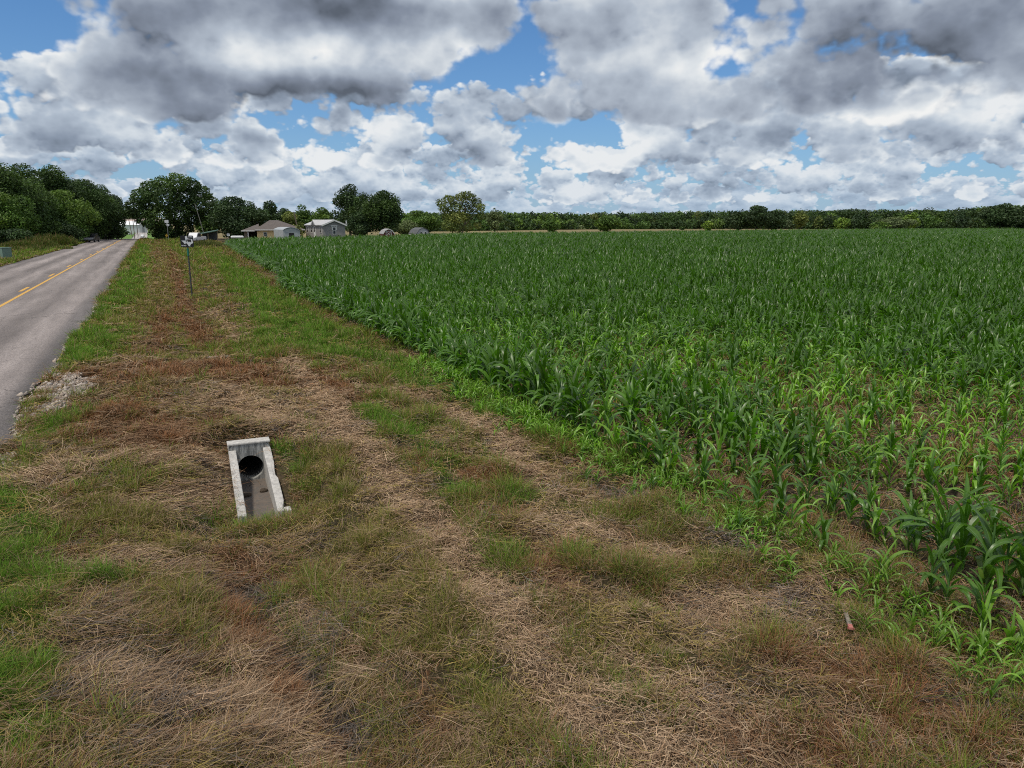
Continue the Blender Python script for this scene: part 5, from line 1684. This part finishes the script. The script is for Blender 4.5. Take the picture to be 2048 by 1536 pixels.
def car(name, label, px, d, width_px, rot, col, cat='car', pickup=False, row_base=None, reflection_end=False):
    x, y = far(px, d); m = d / FPX
    gz = float(ground_z(x, y)) if row_base is None else CAM_H + (448 - row_base) * m
    root = empty(name, (x, y, gz), -math.atan2(x, y) + R(rot))
    tag(root, label, cat)
    L, W, H = (5.2, 1.9, 1.85) if pickup else (4.6, 1.85, 1.6)
    paint = plain('paint_' + '_'.join(str(int(c * 999)) for c in col), col, 0.3, vary=0.05, spec=0.5)
    # side profile along x, pushed across the width; glasshouse narrower
    if pickup: body = [(-L / 2, 0.45), (L / 2, 0.45), (L / 2, 0.95), (L * 0.28, 1.08), (L * 0.10, 1.12), (-L * 0.14, 1.12), (-L / 2, 1.12)]
    else: body = [(-L / 2, 0.38), (L / 2, 0.38), (L / 2, 0.78), (L * 0.26, 0.98), (-L * 0.42, 1.02), (-L / 2, 0.9)]
    prism('body', paint, root, body, -W / 2, W / 2, bevel=0.07)
    cab = [(L * 0.24, 1.06), (L * 0.10, H), (-L * 0.10, H), (-L * 0.15, 1.06)] if pickup else [(L * 0.26, 0.94), (L * 0.08, H), (-L * 0.32, H), (-L * 0.45, 0.96)]
    cb = prism('cabin', paint, root, cab, -W * 0.42, W * 0.42, bevel=0.05)
    gl = [(a * 0.93 + (-0.02 * L), b if i in (1, 2) else b + 0.06) for i, (a, b) in enumerate(cab)]
    gl = [(gl[0][0], 1.10), (gl[1][0], H - 0.12), (gl[2][0], H - 0.12), (gl[3][0], 1.10)]
    for sy in (-1, 1): prism('window', GLASS, cb, gl, sy * W * 0.42 - 0.012 + sy * 0.01, sy * W * 0.42 + 0.012 + sy * 0.01)
    tyre = plain('tyre_rubber', (0.02, 0.02, 0.02), 0.9); rim = plain('wheel_rim', (0.35, 0.35, 0.36), 0.4, 0.6)
    for sx in (-0.31, 0.31):
        for sy in (-1, 1):
            w = tubes('wheel', tyre, root, ([(sx * L, sy * (W / 2 - 0.22), 0.34), (sx * L, sy * (W / 2 + 0.01), 0.34)], 0.34), k=16)
            tubes('rim', rim, w, ([(sx * L, sy * (W / 2 - 0.05), 0.34), (sx * L, sy * (W / 2 + 0.02), 0.34)], 0.2), k=12)
    for sy in (-1, 1):
        boxes('headlight', plain('lamp_clear', (0.6, 0.6, 0.6), 0.2), root, (L / 2 - 0.02, L / 2 + 0.02, sy * W * 0.36 - 0.18, sy * W * 0.36 + 0.18, 0.66, 0.80))
        boxes('tail_light', plain('lamp_red', (0.3, 0.01, 0.01), 0.3), root, (-L / 2 - 0.02, -L / 2 + 0.02, sy * W * 0.38 - 0.12, sy * W * 0.38 + 0.12, 0.72, 0.88))
    boxes('bumper', plain('chrome', (0.6, 0.6, 0.62), 0.25, 0.7), root, (L / 2 + 0.005, L / 2 + 0.10, -W * 0.46, W * 0.46, 0.42, 0.58), (-L / 2 - 0.10, -L / 2 - 0.005, -W * 0.46, W * 0.46, 0.42, 0.58))
    if reflection_end: boxes('end_reflection', plain('pale_reflection', (0.5, 0.5, 0.52), 0.4), root, (L / 2 + 0.004, L / 2 + 0.03, -W * 0.4, W * 0.4, 0.6, 0.92))  # pale panel painted as a reflection on the end of the car
    return root
car('parked_car', 'dark parked car with a pale end below the wood left of the road', 180, 166, 22, -104, (0.012, 0.012, 0.016), reflection_end=True)
car('pickup_truck', 'white pickup parked behind the numbered road sign', 388, 150, 20, 246, (0.60, 0.60, 0.61), 'pickup', pickup=True)
car('pickup_truck', 'white truck driving on the far pale road beyond the dip', 282.5, 560, 6, -96, (0.60, 0.60, 0.61), 'truck', pickup=True)
car('van', 'white vehicle parked on the far lawn in front of the warehouse', 261, 640, 8, 10, (0.60, 0.60, 0.61), 'vehicle')

def build_tank_and_dish():
    d = 146.0; m = d / FPX; cx0 = 472.5
    x, y = far(cx0, d)
    zc = CAM_H + (448 - 471.6) * m
    root = empty('propane_tank', (x, y, 0), -math.atan2(x, y))
    tag(root, 'long white propane tank lying low at the corn edge left of the yellow house', 'tank')
    hw = 11.3 * m; w = plain('tank_white', (0.62, 0.62, 0.61), 0.5)
    tubes('tank', w, root, ([(-hw - 0.0, 0, zc), (-hw + 0.08, 0, zc), (-hw + 0.22, 0, zc), (hw - 0.22, 0, zc), (hw - 0.08, 0, zc), (hw, 0, zc)], [0.08, 0.2, 0.26, 0.26, 0.2, 0.08]), k=14)
    boxes('leg', plain('galvanised', (0.30, 0.31, 0.32), 0.5, 0.3), root, (-hw * 0.6, -hw * 0.5, -0.2, 0.2, -0.1, zc - 0.3))
    boxes('leg', plain('galvanised', (0.30, 0.31, 0.32), 0.5, 0.3), root, (hw * 0.5, hw * 0.6, -0.2, 0.2, -0.1, zc - 0.3))
    x, y = far(454.5, 140); m = 140 / FPX
    zc = CAM_H + (448 - 466.8) * m
    root = empty('satellite_dish', (x, y, 0), -math.atan2(x, y) + R(20))
    tag(root, 'white dish on a short post at the corn edge beside the propane tank', 'satellite dish')
    tubes('post', plain('galvanised', (0.30, 0.31, 0.32), 0.5, 0.3), root, ([(0, 0.1, -0.2), (0, 0.1, zc)], 0.035), k=6)
    bm = bmesh.new(); rings = []
    for rr, dd in ((0.02, 0.06), (0.12, 0.05), (0.22, 0.0), (0.28, -0.05)):
        rings.append([bm.verts.new((rr * math.cos(t), dd, zc + rr * math.sin(t))) for t in [2 * math.pi * i / 14 for i in range(14)]])
    for q, s in zip(rings, rings[1:]):
        for j in range(14): bm.faces.new([q[j], q[(j + 1) % 14], s[(j + 1) % 14], s[j]])
    bm.faces.new(rings[0])
    bm_obj('reflector', bm, w, root)
    tubes('arm', plain('galvanised', (0.30, 0.31, 0.32), 0.5, 0.3), root, ([(0, 0, zc - 0.26), (0, -0.3, zc - 0.1)], 0.02), k=5)
build_tank_and_dish()

def build_poles():
    wood = plain('pole_wood', (0.13, 0.10, 0.08), 0.95, scale=3)
    def pole(label, px0, row0, px1, row1, d, r=0.13, arm=None, base=None, group=None, mat=None):
        """leaning pole: foot at (px0,row0), head at (px1,row1) in photo pixels at distance d"""
        m = d / FPX
        x, y = far(px0, d); gz = float(ground_z(x, y)) if base is None else base
        root = empty('utility_pole', (x, y, gz), -math.atan2(x, y)); tag(root, label, 'utility pole', group)
        top = (-(px0 - px1) * m, 0, CAM_H + (448 - row1) * m - gz)
        tubes('shaft', mat or wood, root, ([(0, 0, -0.5), (top[0] * 0.5, 0, top[2] * 0.5), top], [r, r * 0.9, r * 0.7]), k=8)
        if arm:
            tubes('crossarm', mat or wood, root, ([(top[0] - arm, 0, top[2] - 0.5), (top[0] + arm, 0, top[2] - 0.5)], 0.1), k=6)
        return root
    pole('leaning weathered pole with vines at its foot between the two houses', 600, 470, 590, 426, 148, 0.12)
    pole('thin leaning pole in front of the large roadside oak', 410, 470, 396, 412, 160, 0.075, mat=plain('pole_pale', (0.17, 0.16, 0.14), 0.9))
    G = 'utility poles beyond the dip in the road'
    pole('far utility pole with a crossarm by the road gap', 266.5, 471, 266.5, 439, 420, 0.20, arm=1.6, base=-4.0)
    pole('far leaning utility pole left of the crossarm pole', 262, 462, 258.5, 433, 560, 0.24)
    pole('far straight utility pole right of the crossarm pole', 273.5, 460, 273.2, 433, 600, 0.24)
    # bush of vines at the foot of the leaning pole
    steel = plain('wire', (0.05, 0.05, 0.055), 0.6)
    def wire(label, row, d):
        a = far(236, d); b = far(300, d); m = d / FPX
        z = CAM_H + (448 - row) * m
        P = [(a[0] + (b[0] - a[0]) * t, a[1] + (b[1] - a[1]) * t, z - 1.2 * math.sin(math.pi * t)) for t in [i / 12 for i in range(13)]]
        o = tubes('power_line', steel, None, (P, 0.10), k=4); tag(o, label, 'power line')
    wire('upper power line crossing the gap above the road', 419, 600)
    wire('lower power line crossing the gap above the road', 428, 600)
build_poles()
tree('shrub', 'vine tangle climbing the leaning pole between the houses', 'shrub', 597, 146, 449, 16, 'olive', dens=0.7, size=0.14)

def build_far_buildings():
    d = 800.0; m = d / FPX; cx0 = 272
    x, y = far(cx0, d); gz = float(ground_z(x, y))
    X = lambda px: (px - cx0) * m; Z = lambda row: CAM_H + (448 - row) * m - gz
    root = empty('warehouse', (x, y + 40, gz), -math.atan2(x, y))
    tag(root, 'long far warehouse with a dusty pink roof at the end of the road', 'warehouse')
    boxes('wall', plain('warehouse_wall', (0.50, 0.47, 0.45), 0.8), root, (X(236), X(312), 0, 40, -2, Z(443)))
    bm = bmesh.new(); hip = [(X(234), -1, Z(443)), (X(314), -1, Z(443)), (X(314), 41, Z(443)), (X(234), 41, Z(443)), (X(234), 19, Z(436)), (X(314), 19, Z(436)), (X(314), 21, Z(436)), (X(234), 21, Z(436))]
    add_hexa(bm, hip); bm_obj('roof', bm, plain('dusty_pink_roof', (0.52, 0.42, 0.38), 0.8), root)
    d = 700.0; m2 = d / FPX
    x, y = far(268, d); gz2 = float(ground_z(x, y))
    X2 = lambda px: (px - 268) * m2; Z2 = lambda row: CAM_H + (448 - row) * m2 - gz2
    root = empty('metal_barn', (x, y, gz2), -math.atan2(x, y))
    tag(root, 'far white roofed metal building with a grey gable in front of the warehouse', 'metal building')
    boxes('wall', plain('barn_wall_white', (0.55, 0.56, 0.57), 0.7), root, (X2(244), X2(286.5), 0, 14, -3, Z2(449.5)))
    bm = bmesh.new()
    add_hexa(bm, [(X2(243), -0.6, Z2(449.5)), (X2(281), -0.6, Z2(449.5)), (X2(287), 14.6, Z2(449.5)), (X2(243), 14.6, Z2(449.5)), (X2(243), 6.5, Z2(443)), (X2(282), 6.5, Z2(443)), (X2(282.5), 7.5, Z2(443)), (X2(243), 7.5, Z2(443))])
    bm_obj('roof', bm, plain('barn_roof_white', (0.78, 0.78, 0.79), 0.5, vary=0.04), root)
    prism('gable', plain('barn_gable_grey', (0.32, 0.34, 0.35), 0.7), root, [(X2(277), -3), (X2(287.5), -3), (X2(287.5), Z2(450)), (X2(282.3), Z2(444.4)), (X2(277), Z2(450))], -1.6, -0.7)
    boxes('door', plain('barn_door', (0.16, 0.17, 0.18), 0.8), root, (X2(280), X2(283.5), -1.68, -1.61, -3, Z2(452.5)))
build_far_buildings()
tree('pecan_tree', 'pale far tree rising behind the warehouse', 'tree', 266, 860, 424, 36, 'grey', size=0.9)
tree('pecan_tree', 'pale far tree low behind the right end of the warehouse', 'tree', 291, 860, 431, 26, 'grey', size=0.9)

def build_cabinet():
    x, y = far(3.5, 95.0); gz = float(ground_z(x, y)); m = 95 / FPX
    root = empty('utility_cabinet', (x, y, gz), -math.atan2(x, y) + R(18))
    tag(root, 'pale green utility cabinet in the grass left of the road', 'utility cabinet')
    g = plain('cabinet_green', (0.13, 0.20, 0.16), 0.55)
    h = CAM_H + (448 - 485) * m - gz; w = 0.44
    boxes('base', plain('base_grey', (0.3, 0.3, 0.29), 0.9), root, (-w - 0.06, w + 0.06, -0.41, 0.41, -0.15, 0.08))
    boxes('body', g, root, (-w, w, -0.35, 0.35, 0.082, h - 0.08), bevel=0.02)
    boxes('lid', g, root, (-w - 0.03, w + 0.03, -0.39, 0.38, h - 0.078, h), bevel=0.02)
    boxes('door', g, root, (-w + 0.06, w - 0.06, -0.372, -0.352, 0.16, h - 0.14), bevel=0.004)
build_cabinet()

def build_stake():
    wood = plain('stake_wood', (0.24, 0.20, 0.17), 0.9, scale=20, vary=0.25)
    pink = plain('flag_pink', (0.42, 0.15, 0.13), 0.6, vary=0.1)
    xa, ya = spot(1684, 1214, 0.06); xb, yb = spot(1702, 1258, 0.10)
    a = Vector((xa, ya, float(ground_z(xa, ya)) + 0.03)); b = Vector((xb, yb, float(ground_z(xb, yb)) + 0.10))
    root = empty('survey_stake', a); tag(root, 'weathered wooden survey stake with a pink painted end leaning in the stubble', 'stake')
    d = (b - a); n = d.normalized(); s = n.cross(Vector((0, 0, 1))).normalized(); u = s.cross(n)
    def bar(p, q, w, t, name, mat):
        bm = bmesh.new()
        add_hexa(bm, [p - s * w - u * t, p + s * w - u * t, q + s * w - u * t, q - s * w - u * t, p - s * w + u * t, p + s * w + u * t, q + s * w + u * t, q - s * w + u * t])
        return bm_obj(name, bm, mat, root, bevel=0.002)
    z = Vector((0, 0, 0))
    bar(z, d * 0.86, 0.017, 0.011, 'stick', wood)
    bar(d * 0.861, d, 0.0175, 0.0115, 'painted_end', pink)
    bm = bmesh.new()
    for k in range(7):
        a1 = 2 * math.pi * k / 7; p = d * 0.97
        q = p + (s * math.cos(a1) + Vector((0, 0, 1)) * (0.3 * math.sin(a1) - 0.2) + n * 0.3 * math.sin(a1)) * (0.025 + 0.012 * (k % 3)); w = n.cross(q - p).normalized() * 0.008
        bm.faces.new([bm.verts.new(v) for v in (p - w, p + w, q + w * 1.3, q - w * 1.3)])
    bm_obj('ribbon', bm, pink, root)
    x, y = spot(204, 1237); bm = bmesh.new()
    bmesh.ops.create_icosphere(bm, subdivisions=2, radius=0.03)
    for v in bm.verts: v.co = Vector((v.co.x * 1.2, v.co.y, v.co.z * 0.7)) * random.uniform(0.8, 1.15)
    o = bm_obj('stone', bm, plain('pale_stone', (0.55, 0.52, 0.47), 0.9)); o.location = (x, y, float(ground_z(x, y)) + 0.035)
    tag(o, 'small pale stone lying on the straw in the lower left verge', 'stone')
build_stake()

def build_culvert_litter():
    """straw blown over the concrete, silt on the floor and a green tuft at the mouth"""
    bag = Bag(); r = np.random.default_rng(12)
    n = 260
    side_ = r.random(n)
    x = np.where(side_ < 0.45, r.uniform(0.62, 0.80, n), np.where(side_ < 0.75, r.uniform(1.36, 1.54, n), r.uniform(0.8, 1.3, n)))
    y = np.where(side_ < 0.75, r.uniform(CUL_Y0, CUL_Y1, n), CUL_Y0 - 0.05 + np.abs(r.normal(0, 0.22, n)))
    top = -0.075 - 0.325 * (CUL_Y1 - y) / (CUL_Y1 - CUL_Y0)
    z = np.where(side_ < 0.75, top + r.uniform(0.0, 0.05, n), -0.585)
    hd = r.uniform(0, 6.28, n)
    c = pal(n, STRAW + RUST, 0.2)
    bag.add(*blades(np.stack([x, y, z], 1), hd, r.normal(0.35, 0.25, n), r.uniform(0.08, 0.30, n), r.uniform(0.003, 0.006, n), np.abs(r.normal(0.6, 0.4, n)), c * 0.9, c, 4, curl=r.normal(0, 0.8, n)))
    # a few long stems hanging into the pipe mouth
    m = 8
    c = pal(m, STRAW, 0.2) * 0.6
    bag.add(*blades(np.stack([r.uniform(0.85, 1.25, m), r.uniform(CUL_Y1 - 0.5, CUL_Y1 - 0.1, m), np.full(m, -0.58)], 1), r.uniform(0, 6.28, m), r.uniform(0.2, 0.9, m), r.uniform(0.2, 0.45, m), np.full(m, 0.006), r.uniform(0.3, 1.2, m), c * 0.9, c, 4))
    tag(bag.build('straw', STRAW_M), 'loose straw blown over the culvert walls and into its channel', 'straw', kind='stuff')
    bag = Bag(); m = 70
    c = pal(m, FRESH, 0.2)
    bag.add(*blades(np.stack([1.07 + r.normal(0, 0.03, m), CUL_Y0 + 0.12 + r.normal(0, 0.03, m), np.full(m, -0.60)], 1), r.uniform(0, 6.28, m), r.normal(1.2, 0.2, m), r.uniform(0.10, 0.24, m), np.full(m, 0.006), r.uniform(0.3, 1.0, m), c * 0.9, c * 1.1, 4))
    m = 60
    c = pal(m, FRESH, 0.2) * 1.15
    bag.add(*blades(np.stack([0.72 + r.normal(0, 0.05, m), CUL_Y0 - 0.28 + r.normal(0, 0.05, m), np.full(m, -0.46)], 1), r.uniform(0, 6.28, m), r.normal(1.0, 0.25, m), r.uniform(0.08, 0.2, m), np.full(m, 0.012), r.uniform(0.3, 1.0, m), c * 0.9, c * 1.1, 4))
    tag(bag.build('grass', GRASS_M), 'bright green tufts sprouting at the mouth of the culvert', 'grass', kind='stuff')
build_culvert_litter()
